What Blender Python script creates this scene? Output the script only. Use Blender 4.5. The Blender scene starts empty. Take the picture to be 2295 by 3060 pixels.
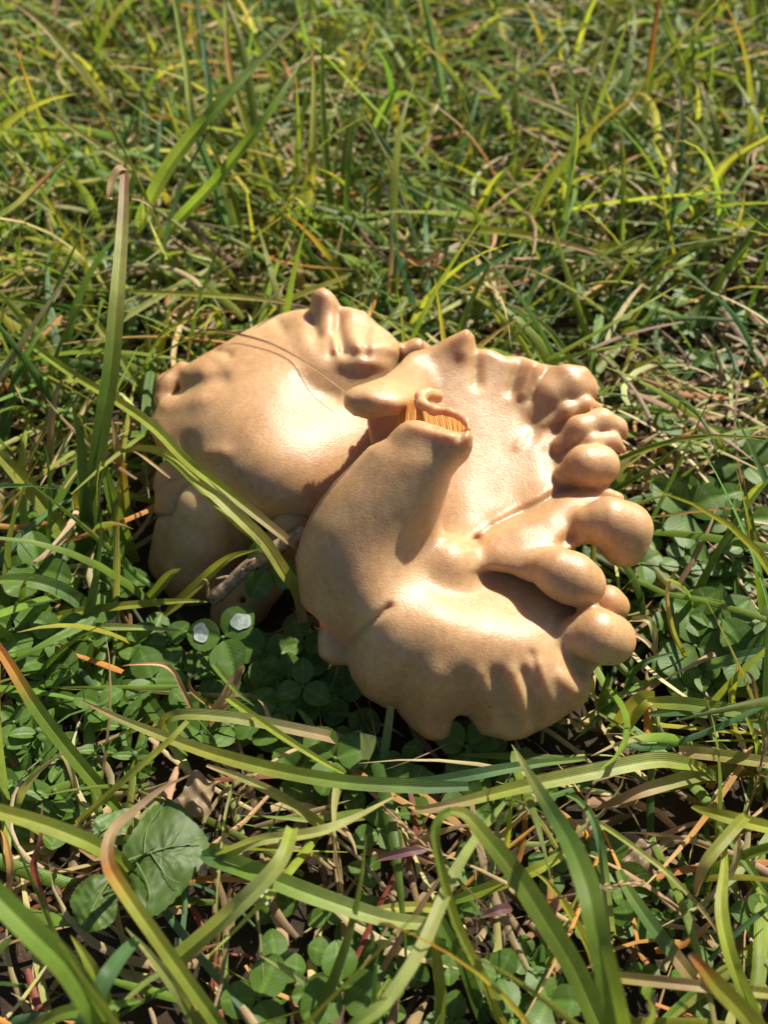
import bpy, math, random
import numpy as np
from mathutils import Vector

random.seed(7)
rng = np.random.default_rng(11)
scene = bpy.context.scene
COL = scene.collection

# ------------------------------------------------------------------ camera
PW, PH = 2295.0, 3060.0                 # pixel frame used for measuring positions
CAM_H, PITCH, VFOV = 0.30, math.radians(52.0), math.radians(62.0)
FPX = (PH / 2) / math.tan(VFOV / 2)
cam_data = bpy.data.cameras.new('camera')
cam_data.sensor_fit = 'VERTICAL'
cam_data.sensor_height = 24.0
cam_data.lens = 12.0 / math.tan(VFOV / 2)
cam_data.clip_start = 0.005
cam_data.clip_end = 200.0
camera = bpy.data.objects.new('camera', cam_data)
COL.objects.link(camera)
camera.location = (0, 0, CAM_H)
camera.rotation_euler = (math.radians(90) - PITCH, 0, 0)
scene.camera = camera
cam_data.dof.use_dof = True
cam_data.dof.focus_distance = 0.295
cam_data.dof.aperture_fstop = 6.0
cam_data.dof.aperture_blades = 0

# ------------------------------------------------------------------ sky and sun
SUN_AZ, SUN_EL = math.radians(36.0), math.radians(43.5)   # azimuth from straight ahead towards the right
SUN_DIR = Vector((math.sin(SUN_AZ) * math.cos(SUN_EL), math.cos(SUN_AZ) * math.cos(SUN_EL), math.sin(SUN_EL)))
world = bpy.data.worlds.new('World')
scene.world = world
world.use_nodes = True
wn = world.node_tree.nodes
wl = world.node_tree.links
bg = wn['Background']
sky_tex = wn.new('ShaderNodeTexSky')
sky_tex.sky_type = 'NISHITA'
sky_tex.sun_disc = False
sky_tex.sun_elevation = SUN_EL
sky_tex.sun_rotation = SUN_AZ
wl.new(sky_tex.outputs[0], bg.inputs[0])
bg.inputs[1].default_value = 0.058
sun_data = bpy.data.lights.new('sun', 'SUN')
sun_data.energy = 5.0
sun_data.angle = math.radians(0.55)
sun_data.color = (1.0, 0.93, 0.80)
sun = bpy.data.objects.new('sun', sun_data)
COL.objects.link(sun)
sun.rotation_euler = SUN_DIR.to_track_quat('Z', 'Y').to_euler()
sun.location = (1, 1.5, 2)

scene.view_settings.view_transform = 'Standard'
scene.view_settings.look = 'None'
scene.view_settings.gamma = 1.0
scene.view_settings.exposure = 0.8
scene.render.engine = 'CYCLES'
scene.cycles.use_denoising = True
scene.cycles.max_bounces = 6
scene.cycles.diffuse_bounces = 3
scene.cycles.glossy_bounces = 2
scene.cycles.transparent_max_bounces = 16
scene.cycles.sample_clamp_indirect = 6.0

# ------------------------------------------------------------------ measuring helpers
SP, CP = math.sin(PITCH), math.cos(PITCH)
AX_R = np.array([1.0, 0, 0])
AX_U = np.array([0, SP, CP])
AX_F = np.array([0, CP, -SP])
CAM = np.array([0, 0, CAM_H])


def at(px, py, zc):
    """world point (m) seen at pixel px,py whose height above the ground is zc centimetres"""
    d = AX_F + AX_R * ((px - PW / 2) / FPX) + AX_U * ((PH / 2 - py) / FPX)
    t = (zc * 0.01 - CAM_H) / d[2]
    return CAM + d * t


def to_view(p):
    q = np.asarray(p) - CAM
    return np.stack([q @ AX_R, q @ AX_U, -(q @ AX_F)], -1)


def to_world(v):
    return CAM + v[..., 0:1] * AX_R + v[..., 1:2] * AX_U - v[..., 2:3] * AX_F


def to_pixel(p):
    v = to_view(p)
    d = -v[..., 2]
    return PW / 2 + FPX * v[..., 0] / d, PH / 2 - FPX * v[..., 1] / d, d


def vw(px, py, zc):
    return to_view(at(px, py, zc))


def mesh_obj(name, verts, faces, mat, parent=None, smooth=True, col=None, uv=None):
    """faces: list of tuples, or an (n,4) / (n,3) int array"""
    me = bpy.data.meshes.new(name)
    verts = np.asarray(verts, dtype=np.float32)
    if isinstance(faces, np.ndarray):
        n, k = faces.shape
        me.vertices.add(len(verts))
        me.vertices.foreach_set('co', verts.ravel())
        me.loops.add(n * k)
        me.loops.foreach_set('vertex_index', faces.astype(np.int32).ravel())
        me.polygons.add(n)
        me.polygons.foreach_set('loop_start', np.arange(0, n * k, k, dtype=np.int32))
        me.update(calc_edges=True)
        me.validate()
    else:
        me.from_pydata([tuple(map(float, v)) for v in verts], [], faces)
    if smooth:
        me.polygons.foreach_set('use_smooth', np.ones(len(me.polygons), dtype=bool))
    if col is not None:
        a = me.color_attributes.new('tint', 'FLOAT_COLOR', 'POINT')
        c = np.ones((len(verts), 4), dtype=np.float32)
        c[:, :3] = col
        a.data.foreach_set('color', c.ravel())
    if uv is not None:
        l = me.uv_layers.new(name='uv')
        vi = np.empty(len(me.loops), dtype=np.int32)
        me.loops.foreach_get('vertex_index', vi)
        l.data.foreach_set('uv', np.asarray(uv, dtype=np.float32)[vi].ravel())
    me.materials.append(mat)
    o = bpy.data.objects.new(name, me)
    COL.objects.link(o)
    if parent is not None:
        o.parent = parent
        if parent.type == 'EMPTY':
            o.matrix_parent_inverse = parent.matrix_basis.inverted()
    return o


def tag(o, label=None, cat=None, group=None, kind=None):
    if label: o['label'] = label
    if cat: o['category'] = cat
    if group: o['group'] = group
    if kind: o['kind'] = kind
    return o


def empty(name, loc):
    o = bpy.data.objects.new(name, None)
    o.empty_display_size = 0.02
    COL.objects.link(o)
    o.location = tuple(float(c) for c in loc)
    return o


# ------------------------------------------------------------------ materials
def new_mat(name):
    m = bpy.data.materials.new(name)
    m.use_nodes = True
    m.node_tree.nodes.clear()
    return m, m.node_tree.nodes, m.node_tree.links


def node(ns, t, **kw):
    n = ns.new(t)
    for k, v in kw.items():
        if k.startswith('i_'):
            n.inputs[k[2:].replace('_', ' ')].default_value = v
        else:
            setattr(n, k, v)
    return n


def ramp(ns, stops):
    r = ns.new('ShaderNodeValToRGB')
    e = r.color_ramp.elements
    while len(e) < len(stops): e.new(0.5)
    for s, (p, c) in zip(e, stops):
        s.position = p
        s.color = (*c, 1) if len(c) == 3 else c
    return r


def flesh_material(name, stops, sss=0.8, rough=0.46, wet=0.24, bump=0.26):
    m, ns, ls = new_mat(name)
    out = node(ns, 'ShaderNodeOutputMaterial')
    b = node(ns, 'ShaderNodeBsdfPrincipled')
    tc = node(ns, 'ShaderNodeTexCoord')
    n1 = node(ns, 'ShaderNodeTexNoise', i_Scale=26.0, i_Detail=6.0, i_Roughness=0.62)
    r1 = ramp(ns, stops)
    n2 = node(ns, 'ShaderNodeTexNoise', i_Scale=420.0, i_Detail=3.0, i_Roughness=0.6)
    mixf = node(ns, 'ShaderNodeMath', operation='MULTIPLY_ADD')
    mixf.inputs[1].default_value = 0.5
    ls.new(tc.outputs['Object'], n1.inputs['Vector'])
    ls.new(tc.outputs['Object'], n2.inputs['Vector'])
    sub = node(ns, 'ShaderNodeMath', operation='SUBTRACT'); sub.inputs[1].default_value = 0.5
    ls.new(n2.outputs['Fac'], sub.inputs[0])
    ls.new(sub.outputs[0], mixf.inputs[0])
    ls.new(n1.outputs['Fac'], mixf.inputs[2])
    ls.new(mixf.outputs[0], r1.inputs['Fac'])
    # tiny dark specks of dirt
    vo = node(ns, 'ShaderNodeTexVoronoi', i_Scale=110.0, i_Randomness=1.0)
    ls.new(tc.outputs['Object'], vo.inputs['Vector'])
    lt = node(ns, 'ShaderNodeMath', operation='LESS_THAN'); lt.inputs[1].default_value = 0.045
    ls.new(vo.outputs['Distance'], lt.inputs[0])
    sp = node(ns, 'ShaderNodeSeparateColor')
    ls.new(vo.outputs['Color'], sp.inputs[0])
    gt = node(ns, 'ShaderNodeMath', operation='GREATER_THAN'); gt.inputs[1].default_value = 0.90
    ls.new(sp.outputs[0], gt.inputs[0])
    mu = node(ns, 'ShaderNodeMath', operation='MULTIPLY')
    ls.new(lt.outputs[0], mu.inputs[0]); ls.new(gt.outputs[0], mu.inputs[1])
    mc = node(ns, 'ShaderNodeMix', data_type='RGBA')
    ls.new(mu.outputs[0], mc.inputs['Factor'])
    ls.new(r1.outputs['Color'], mc.inputs[6])
    mc.inputs[7].default_value = (0.05, 0.03, 0.015, 1)
    ls.new(mc.outputs[2], b.inputs['Base Color'])
    # moist skin: uneven gloss and very fine pebbling
    n3 = node(ns, 'ShaderNodeTexNoise', i_Scale=60.0, i_Detail=3.0)
    ls.new(tc.outputs['Object'], n3.inputs['Vector'])
    mr = node(ns, 'ShaderNodeMapRange')
    mr.inputs[1].default_value = 0.3; mr.inputs[2].default_value = 0.7
    mr.inputs[3].default_value = rough - 0.06; mr.inputs[4].default_value = rough + 0.12
    ls.new(n3.outputs['Fac'], mr.inputs[0])
    ls.new(mr.outputs[0], b.inputs['Roughness'])
    n4 = node(ns, 'ShaderNodeTexNoise', i_Scale=1250.0, i_Detail=3.0, i_Roughness=0.6)
    ls.new(tc.outputs['Object'], n4.inputs['Vector'])
    n5 = node(ns, 'ShaderNodeTexNoise', i_Scale=190.0, i_Detail=2.0)
    ls.new(tc.outputs['Object'], n5.inputs['Vector'])
    ad = node(ns, 'ShaderNodeMath', operation='MULTIPLY_ADD'); ad.inputs[1].default_value = 0.22
    ls.new(n5.outputs['Fac'], ad.inputs[0]); ls.new(n4.outputs['Fac'], ad.inputs[2])
    bp = node(ns, 'ShaderNodeBump', i_Strength=bump, i_Distance=0.0009)
    ls.new(ad.outputs[0], bp.inputs['Height'])
    ls.new(bp.outputs[0], b.inputs['Normal'])
    b.inputs['Subsurface Weight'].default_value = sss
    b.inputs['Subsurface Radius'].default_value = (1.0, 0.46, 0.18)
    b.inputs['Subsurface Scale'].default_value = 0.008
    b.inputs['Specular IOR Level'].default_value = 0.5
    b.inputs['Coat Weight'].default_value = wet
    b.inputs['Coat Roughness'].default_value = 0.27
    ls.new(bp.outputs[0], b.inputs['Coat Normal'])
    ls.new(b.outputs[0], out.inputs[0])
    return m


M_CAP = flesh_material('mushroom_skin', [(0.28, (0.39, 0.205, 0.088)), (0.5, (0.50, 0.288, 0.130)), (0.72, (0.59, 0.38, 0.19))])
M_STEM = flesh_material('mushroom_stem', [(0.28, (0.33, 0.205, 0.095)), (0.5, (0.42, 0.275, 0.135)), (0.72, (0.50, 0.35, 0.19))], rough=0.5, wet=0.1)
def gill_material():
    m, ns, ls = new_mat('mushroom_gill')
    out = node(ns, 'ShaderNodeOutputMaterial')
    b = node(ns, 'ShaderNodeBsdfPrincipled')
    b.inputs['Base Color'].default_value = (0.55, 0.29, 0.11, 1)
    b.inputs['Roughness'].default_value = 0.5
    tr = node(ns, 'ShaderNodeBsdfTranslucent')
    tr.inputs['Color'].default_value = (0.85, 0.45, 0.15, 1)
    mx = node(ns, 'ShaderNodeMixShader'); mx.inputs[0].default_value = 0.6
    ls.new(b.outputs[0], mx.inputs[1]); ls.new(tr.outputs[0], mx.inputs[2]); ls.new(mx.outputs[0], out.inputs[0])
    return m


M_GILL = gill_material()

# ------------------------------------------------------------------ soft-solid modelling
VOX = 0.0009


class Solid:
    """signed distance volume in an axis frame that is tilted like the slope the caps face"""

    def __init__(self, lo, hi, vox=VOX):
        self.lo, self.vox = np.asarray(lo, float), vox
        self.n = np.ceil((np.asarray(hi) - self.lo) / vox).astype(int) + 1
        self.F = np.full(self.n, 0.02, dtype=np.float32)
        self.ax = [self.lo[i] + vox * np.arange(self.n[i]) for i in range(3)]

    def _box(self, lo, hi):
        a = np.clip(np.floor((lo - self.lo) / self.vox).astype(int), 0, self.n)
        b = np.clip(np.ceil((hi - self.lo) / self.vox).astype(int) + 1, 0, self.n)
        return tuple(slice(i, j) for i, j in zip(a, b))

    def _put(self, sl, f, k, op):
        A = self.F[sl]
        f = f.astype(np.float32)
        if op == '+':
            if k > 0:
                h = np.clip(0.5 + 0.5 * (f - A) / k, 0, 1)
                self.F[sl] = f * (1 - h) + A * h - k * h * (1 - h)
            else:
                self.F[sl] = np.minimum(A, f)
        else:
            f = -f
            if k > 0:
                h = np.clip(0.5 - 0.5 * (f - A) / k, 0, 1)
                self.F[sl] = f * (1 - h) + A * h + k * h * (1 - h)
            else:
                self.F[sl] = np.maximum(A, f)

    def chain(self, pts, k=0.002, op='+', flat=None):
        """pts: (px,py,z_cm,r_cm) chain of rounded cones; flat=(axis world, factor) squashes across that axis"""
        P = [np.array(vw(p[0], p[1], p[2])) for p in pts]
        R = [p[3] * 0.01 for p in pts]
        if len(P) == 1: P, R = P * 2, R * 2
        best = None
        rm = max(R) + k + 3 * self.vox
        lo = np.min(P, 0) - rm; hi = np.max(P, 0) + rm
        sl = self._box(lo, hi)
        X, Y, Z = np.meshgrid(*[self.ax[i][sl[i]] for i in range(3)], indexing='ij', sparse=True)
        for a, b, ra, rb in zip(P[:-1], P[1:], R[:-1], R[1:]):
            d = b - a
            L2 = max(float(d @ d), 1e-12)
            t = np.clip(((X - a[0]) * d[0] + (Y - a[1]) * d[1] + (Z - a[2]) * d[2]) / L2, 0, 1)
            ex, ey, ez = X - (a[0] + t * d[0]), Y - (a[1] + t * d[1]), Z - (a[2] + t * d[2])
            if flat is not None:
                n = np.array([np.dot(flat[0], AX_R), np.dot(flat[0], AX_U), -np.dot(flat[0], AX_F)])
                n = n / np.linalg.norm(n)
                q = ex * n[0] + ey * n[1] + ez * n[2]
                g = (1 / flat[1]) ** 2 - 1
                f = np.sqrt(ex * ex + ey * ey + ez * ez + g * q * q) - (ra + (rb - ra) * t)
            else:
                f = np.sqrt(ex * ex + ey * ey + ez * ez) - (ra + (rb - ra) * t)
            if best is None: best = f
            else:
                kk = 0.003
                h = np.clip(0.5 + 0.5 * (f - best) / kk, 0, 1)
                best = f * (1 - h) + best * h - kk * h * (1 - h)
        self._put(sl, best, k, op)

    def sheet(self, outline, ctrl, t=0.003, k=0.002, strokes=(), edge_k=0.0035, lump=0.0):
        """outline: (px,py,z_cm,roll_mm,drop_mm); ctrl: (px,py,z_cm); strokes: (polyline px, width px, amp mm)"""
        C = np.array([vw(*p[:3]) for p in outline] + [vw(*p) for p in ctrl])
        lo = C.min(0) - 0.012; hi = C.max(0) + 0.012
        lo[2] -= 0.012; hi[2] += 0.006
        sl = self._box(lo, hi)
        X, Y, Z = [self.ax[i][sl[i]] for i in range(3)]
        # thin plate spline W(X,Y)
        xy = C[:, :2] * 10
        n = len(C)

        def U(r2):
            return r2 * np.log(r2 + 1e-9)
        K = U(((xy[:, None] - xy[None]) ** 2).sum(-1)) + np.eye(n) * 0.004
        A = np.zeros((n + 3, n + 3)); A[:n, :n] = K
        A[:n, n] = 1; A[:n, n + 1:] = xy; A[n, :n] = 1; A[n + 1:, :n] = xy.T
        w = np.linalg.solve(A, np.concatenate([C[:, 2], np.zeros(3)]))
        gx, gy = np.meshgrid(X * 10, Y * 10, indexing='ij')
        h = w[n] + w[n + 1] * gx + w[n + 2] * gy
        for i in range(n):
            h = h + w[i] * U((gx - xy[i, 0]) ** 2 + (gy - xy[i, 1]) ** 2)
        d = -h
        px = PW / 2 + FPX * (gx / 10) / d
        py = PH / 2 - FPX * (gy / 10) / d
        mpp = d / FPX
        # outline distance
        O = np.array(outline, float)
        m = len(O)
        best = np.full(px.shape, 1e9); roll = np.zeros(px.shape); drop = np.zeros(px.shape)
        ins = np.zeros(px.shape, bool)
        for i in range(m):
            a, b = O[i], O[(i + 1) % m]
            e = b[:2] - a[:2]
            tt = np.clip(((px - a[0]) * e[0] + (py - a[1]) * e[1]) / max(e @ e, 1e-9), 0, 1)
            dd = np.hypot(px - a[0] - tt * e[0], py - a[1] - tt * e[1])
            q = dd < best
            best = np.where(q, dd, best)
            roll = np.where(q, a[3] + (b[3] - a[3]) * tt, roll)
            drop = np.where(q, a[4] + (b[4] - a[4]) * tt, drop)
            c = ((a[1] > py) != (b[1] > py)) & (px < (b[0] - a[0]) * (py - a[1]) / (b[1] - a[1] + 1e-12) + a[0])
            ins ^= c
        D = np.where(ins, best, -best) * mpp + 0.0013
        roll = np.maximum(roll, 0.1) * 0.001
        s = np.clip((roll - D) / roll, 0, 1.4)
        h = h - drop * 0.001 * s ** 2.3
        for poly, wd, amp in strokes:
            bd = np.full(px.shape, 1e9); pos = np.zeros(px.shape)
            N = len(poly) - 1
            for i in range(N):
                a, b = np.array(poly[i], float), np.array(poly[i + 1], float)
                e = b - a
                tt = np.clip(((px - a[0]) * e[0] + (py - a[1]) * e[1]) / max(e @ e, 1e-9), 0, 1)
                dd = np.hypot(px - a[0] - tt * e[0], py - a[1] - tt * e[1])
                q = dd < bd
                bd = np.where(q, dd, bd)
            h = h + amp * 0.001 * np.exp(-(bd / wd) ** 2)
        if lump:
            h = h + lump * 0.001 * (np.sin(px * 0.031 + 2 * np.sin(py * 0.017)) * np.sin(py * 0.027 + 1.7 * np.sin(px * 0.021))
                                    + 0.5 * np.sin(px * 0.067 + py * 0.041) * np.sin(py * 0.073 - px * 0.031))
        g0, g1 = np.gradient(h, self.vox)
        c = 1 / np.sqrt(1 + np.minimum(g0 ** 2 + g1 ** 2, 9))
        f = (np.abs(Z[None, None, :] - (h - t)[:, :, None]) - t) * c[:, :, None]
        e = (-D)[:, :, None] * np.ones_like(f)
        hh = np.clip(0.5 - 0.5 * (e - f) / edge_k, 0, 1)
        f = e * (1 - hh) + f * hh + edge_k * hh * (1 - hh)
        self._put(sl, f, k, '+')

    def dist(self, pw):
        v = to_view(pw)
        i = np.round((v - self.lo) / self.vox).astype(int)
        ok = np.all((i >= 0) & (i < self.n), -1)
        i = np.clip(i, 0, self.n - 1)
        return np.where(ok, self.F[i[..., 0], i[..., 1], i[..., 2]], 0.05)

    def build(self, name, mat, parent):
        F = self.F
        for ax in range(3):
            for e in (0, -1):
                s = [slice(None)] * 3; s[ax] = e
                F[tuple(s)] = np.maximum(F[tuple(s)], 0.001)
        S = F < 0
        n = self.n - 1
        cnt = np.zeros(n, np.int8)
        cs = [(i, j, k) for i in (0, 1) for j in (0, 1) for k in (0, 1)]
        for i, j, k in cs:
            cnt += S[i:i + n[0], j:j + n[1], k:k + n[2]]
        I = np.argwhere((cnt > 0) & (cnt < 8))
        vid = np.full(n, -1, np.int32)
        vid[I[:, 0], I[:, 1], I[:, 2]] = np.arange(len(I))
        acc = np.zeros((len(I), 3)); num = np.zeros(len(I))
        for p in range(8):
            for q in range(p + 1, 8):
                a, b = np.array(cs[p]), np.array(cs[q])
                if np.abs(a - b).sum() != 1: continue
                fa = F[tuple((I + a).T)]; fb = F[tuple((I + b).T)]
                x = (fa < 0) != (fb < 0)
                t = np.where(x, fa / np.where(x, fa - fb, 1), 0)
                acc += x[:, None] * (a + t[:, None] * (b - a)); num += x
        V = to_world(self.lo + (I + acc / num[:, None]) * self.vox)
        quads = []
        for ax in range(3):
            u, v = (ax + 1) % 3, (ax + 2) % 3
            sa = [slice(1, -1)] * 3; sb = [slice(1, -1)] * 3
            sa[ax] = slice(0, -1); sb[ax] = slice(1, None)
            A, B = S[tuple(sa)], S[tuple(sb)]
            E = np.argwhere(A != B)
            off = np.ones(3, int); off[ax] = 0
            E = E + off
            sign = S[tuple(E.T)]

            def g(du, dv):
                q = E.copy(); q[:, u] += du; q[:, v] += dv
                return vid[tuple(q.T)]
            Q = np.stack([g(-1, -1), g(0, -1), g(0, 0), g(-1, 0)], 1)
            Q[~sign] = Q[~sign][:, ::-1]
            quads.append(Q)
        Q = np.concatenate(quads)
        Q = Q[(Q >= 0).all(1)]
        # two passes of gentle smoothing take out the lattice
        for lam in (0.5, -0.5, 0.5, -0.5):
            s = np.zeros_like(V); c = np.zeros(len(V))
            for a in range(4):
                b = (a + 1) % 4
                for i_, j_ in ((a, b), (b, a)):
                    for d_ in range(3):
                        s[:, d_] += np.bincount(Q[:, i_], V[Q[:, j_], d_], len(V))
                    c += np.bincount(Q[:, i_], minlength=len(V))
            V = V + lam * (s / np.maximum(c, 1)[:, None] - V)
        return mesh_obj(name, V, Q, mat, parent)
# ------------------------------------------------------------------ the mushrooms
def vbox(pts, pad=0.012):
    V = np.array([vw(*p) for p in pts])
    return V.min(0) - pad, V.max(0) + pad


# ---- right mushroom: dish-like cap, folded column, ruffled apron and finger lobes
right = empty('mushroom', at(1350, 1750, 0))
S = Solid(*vbox([(870, 980, 9.5), (1960, 980, 9.5), (870, 2240, 1.0), (1960, 2240, 1.0), (1300, 1250, 9.8), (1300, 1900, 2), (1300, 1200, 2), (1300, 2240, 0.8)]))

dish_outline = [
    (1190, 1105, 6.3, 4, 1.5), (1230, 1062, 6.4, 4, 1.5), (1306, 1027, 6.6, 5, 2), (1355, 1000, 6.9, 5, 2.5), (1396, 984, 7.0, 4, 2),
    (1420, 1002, 6.8, 4, 2), (1424, 1040, 6.4, 4, 2), (1469, 1041, 6.4, 5, 2.5), (1512, 1062, 6.2, 5, 2.5), (1572, 1064, 6.3, 6, 3), (1621, 1083, 6.2, 6, 3),
    (1675, 1094, 6.0, 6, 3), (1724, 1106, 5.8, 6, 3.5), (1740, 1155, 5.4, 6, 4), (1725, 1205, 5.2, 6, 5), (1715, 1260, 5.0, 6, 5),
    (1710, 1320, 4.9, 5, 5), (1715, 1400, 4.8, 5, 5), (1715, 1440, 4.7, 4, 4), (1795, 1458, 4.6, 4, 3), (1850, 1490, 4.4, 4, 4),
    (1860, 1560, 4.4, 5, 4), (1800, 1600, 4.6, 4, 3), (1700, 1650, 4.8, 4, 4), (1640, 1700, 4.9, 4, 4), (1590, 1738, 4.8, 3, 3), (1530, 1712, 4.8, 3, 3),
    (1450, 1698, 4.7, 3, 2), (1375, 1680, 4.6, 3, 2), (1310, 1690, 4.3, 3, 1), (1290, 1600, 4.3, 3, 1), (1300, 1480, 4.6, 3, 1), (1290, 1330, 5.0, 3, 1), (1240, 1230, 5.6, 3, 1)]
dish_ctrl = [(1340, 1640, 4.5), (1400, 1500, 4.7), (1400, 1350, 5.0), (1420, 1230, 5.4), (1500, 1300, 5.0), (1450, 1130, 5.8), (1340, 1090, 6.2),
             (1560, 1180, 5.5), (1620, 1250, 5.1), (1600, 1400, 4.7), (1700, 1180, 5.6), (1700, 1330, 5.0), (1700, 1420, 4.7), (1500, 1450, 4.6),
             (1450, 1560, 4.5), (1560, 1520, 4.55), (1480, 1640, 5.1), (1560, 1600, 5.15), (1650, 1560, 5.1), (1740, 1510, 4.9), (1580, 1680, 5.15)]
dish_strokes = [
    ([(1428, 1616), (1470, 1580), (1540, 1543), (1620, 1508), (1690, 1462), (1720, 1440)], 17, -4.0),
    ([(1396, 1632), (1430, 1614)], 12, -1.5),
    ([(1425, 1012), (1422, 1080), (1424, 1140)], 18, -2.0),
    ([(1396, 990), (1385, 1050)], 30, 2.4),
    ([(1560, 1080), (1540, 1125), (1530, 1165)], 18, -2.4),
    ([(1600, 1085), (1575, 1130), (1562, 1175)], 20, 2.4),
    ([(1640, 1100), (1605, 1150), (1590, 1195)], 16, -3.0),
    ([(1580, 1290), (1545, 1335)], 12, 0.8),
    ([(1600, 1190), (1582, 1235), (1590, 1290)], 30, -2.2),
    ([(1665, 1310), (1650, 1350), (1670, 1420)], 34, -2.2),
    ([(1690, 1625), (1735, 1580), (1770, 1530)], 20, -3.4),
    ([(1610, 1680), (1650, 1650), (1700, 1640)], 16, 1.2),
    ([(1460, 1600), (1540, 1575), (1640, 1545)], 26, 1.5),
]
S.sheet(dish_outline, dish_ctrl, t=0.0042, k=0.0, strokes=dish_strokes, edge_k=0.005, lump=0.06)
# ruffled toes along the right rim
S.chain([(1592, 1232, 4.9, .34), (1645, 1185, 5.3, .62), (1702, 1158, 5.45, .76), (1744, 1166, 5.25, .62)], k=0.006)
S.chain([(1690, 1112, 6.0, .25), (1742, 1118, 5.8, .22), (1766, 1136, 5.5, .13)], k=0.003)
S.chain([(1630, 1272, 4.9, .22), (1690, 1228, 5.3, .32), (1748, 1210, 5.3, .34), (1788, 1218, 5.0, .20)], k=0.0008)
S.chain([(1675, 1335, 4.8, .36), (1732, 1284, 5.3, .52), (1795, 1262, 5.3, .52), (1842, 1280, 5.0, .40), (1866, 1302, 4.6, .18)], k=0.0007)
S.chain([(1705, 1372, 4.7, .34), (1765, 1325, 5.1, .42), (1826, 1320, 5.0, .36), (1860, 1344, 4.5, .18)], k=0.0007)
S.chain([(1695, 1420, 4.7, .50), (1748, 1394, 5.1, .78), (1788, 1392, 5.0, .83)], k=0.001)
# strip under the split and its two swollen lobes
S.chain([(1800, 1475, 4.5, .3), (1845, 1492, 4.3, .28)], k=0.002)
S.chain([(1755, 1565, 4.9, .62), (1815, 1563, 5.0, .92), (1866, 1582, 4.7, .98), (1866, 1625, 4.3, .88)], k=0.003)
S.chain([(1610, 1690, 4.9, .50), (1662, 1708, 5.0, .80), (1708, 1728, 4.9, .88), (1742, 1745, 4.6, .82)], k=0.0025)

# front: column folded up on the left and apron spreading to the front
front_outline = [
    (1176, 1287, 8.6, 7, 5), (1197, 1269, 8.8, 5, 4), (1221, 1257, 8.9, 4, 3), (1260, 1258, 9.0, 4, 3), (1312, 1275, 9.0, 4, 3), (1366, 1293, 9.1, 3, 3),
    (1402, 1288, 9.1, 3, 2), (1416, 1302, 9.0, 5, 4), (1414, 1335, 8.7, 7, 5), (1402, 1365, 8.4, 8, 6), (1372, 1395, 8.0, 8, 7), (1352, 1425, 7.6, 8, 8),
    (1336, 1492, 6.8, 8, 8), (1324, 1553, 6.0, 8, 7), (1312, 1620, 5.2, 6, 5), (1330, 1650, 4.6, 3, 1),
    (1400, 1665, 4.3, 3, 1), (1500, 1690, 4.1, 3, 1), (1600, 1720, 3.9, 3, 1), (1720, 1780, 3.7, 3, 1), (1790, 1830, 3.7, 5, 3), (1840, 1890, 3.3, 6, 5), (1820, 1960, 3.0, 6, 5),
    (1770, 2020, 2.8, 3, 2), (1776, 2059, 2.7, 4, 3), (1762, 2102, 2.4, 5, 4), (1724, 2129, 2.2, 5, 4), (1675, 2162, 2.0, 5, 4), (1625, 2190, 1.8, 5, 4), (1567, 2216, 1.7, 5, 4), (1523, 2222, 1.6, 5, 4),
    (1480, 2211, 1.6, 5, 4), (1442, 2200, 1.6, 4, 3), (1425, 2173, 1.8, 3, 3), (1404, 2148, 2.0, 3, 3), (1371, 2142, 2.1, 3, 3), (1353, 2160, 1.9, 3, 3), (1345, 2200, 1.6, 4, 3),
    (1317, 2224, 1.4, 4, 3), (1279, 2213, 1.5, 5, 3), (1230, 2178, 1.7, 6, 3), (1196, 2134, 1.9, 5, 2), (1184, 2106, 2.2, 3, 1), (1181, 2119, 2.0, 4, 2), (1149, 2119, 1.9, 6, 3),
    (1089, 2083, 2.1, 7, 3), (1051, 2029, 2.5, 7, 4), (1037, 1980, 2.9, 6, 4), (1046, 1925, 3.3, 4, 2), (1024, 1910, 3.3, 4, 2), (975, 1877, 3.3, 5, 2), (932, 1834, 3.4, 6, 2), (921, 1829, 3.4, 6, 2), (899, 1801, 3.5, 8, 3),
    (886, 1736, 3.9, 10, 5), (877, 1670, 4.4, 11, 7), (894, 1606, 5.0, 12, 8), (921, 1541, 5.6, 12, 9), (953, 1492, 6.1, 12, 9), (997, 1438, 6.7, 12, 9), (1040, 1395, 7.2, 11, 9), (1101, 1332, 8.0, 9, 8), (1158, 1308, 8.4, 7, 6)]
front_ctrl = [(1300, 1330, 8.8), (1220, 1330, 8.7), (1360, 1340, 8.8), (1130, 1400, 8.0), (1250, 1430, 8.0), (1310, 1440, 7.7), (1060, 1480, 7.3), (1180, 1520, 7.3), (1270, 1540, 6.7),
              (1000, 1580, 6.5), (1120, 1620, 6.5), (1230, 1640, 5.8), (1290, 1640, 5.2), (950, 1690, 5.4), (1070, 1720, 5.8), (1200, 1740, 5.4), (1290, 1740, 4.95), (1345, 1720, 4.6),
              (960, 1790, 4.5), (1080, 1830, 5.0), (1200, 1840, 5.2), (1320, 1840, 5.1), (1440, 1800, 4.5), (1560, 1800, 4.2), (1660, 1840, 4.1), (1450, 1900, 4.7), (1580, 1920, 4.4),
              (1680, 1930, 3.9), (1120, 1940, 4.3), (1250, 1960, 4.5), (1400, 1990, 4.3), (1540, 2010, 4.0), (1670, 2010, 3.7), (1720, 2060, 3.3), (1150, 2040, 3.2), (1280, 2080, 3.3), (1400, 2080, 3.2),
              (1500, 2110, 3.0), (1620, 2100, 3.0)]
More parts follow.
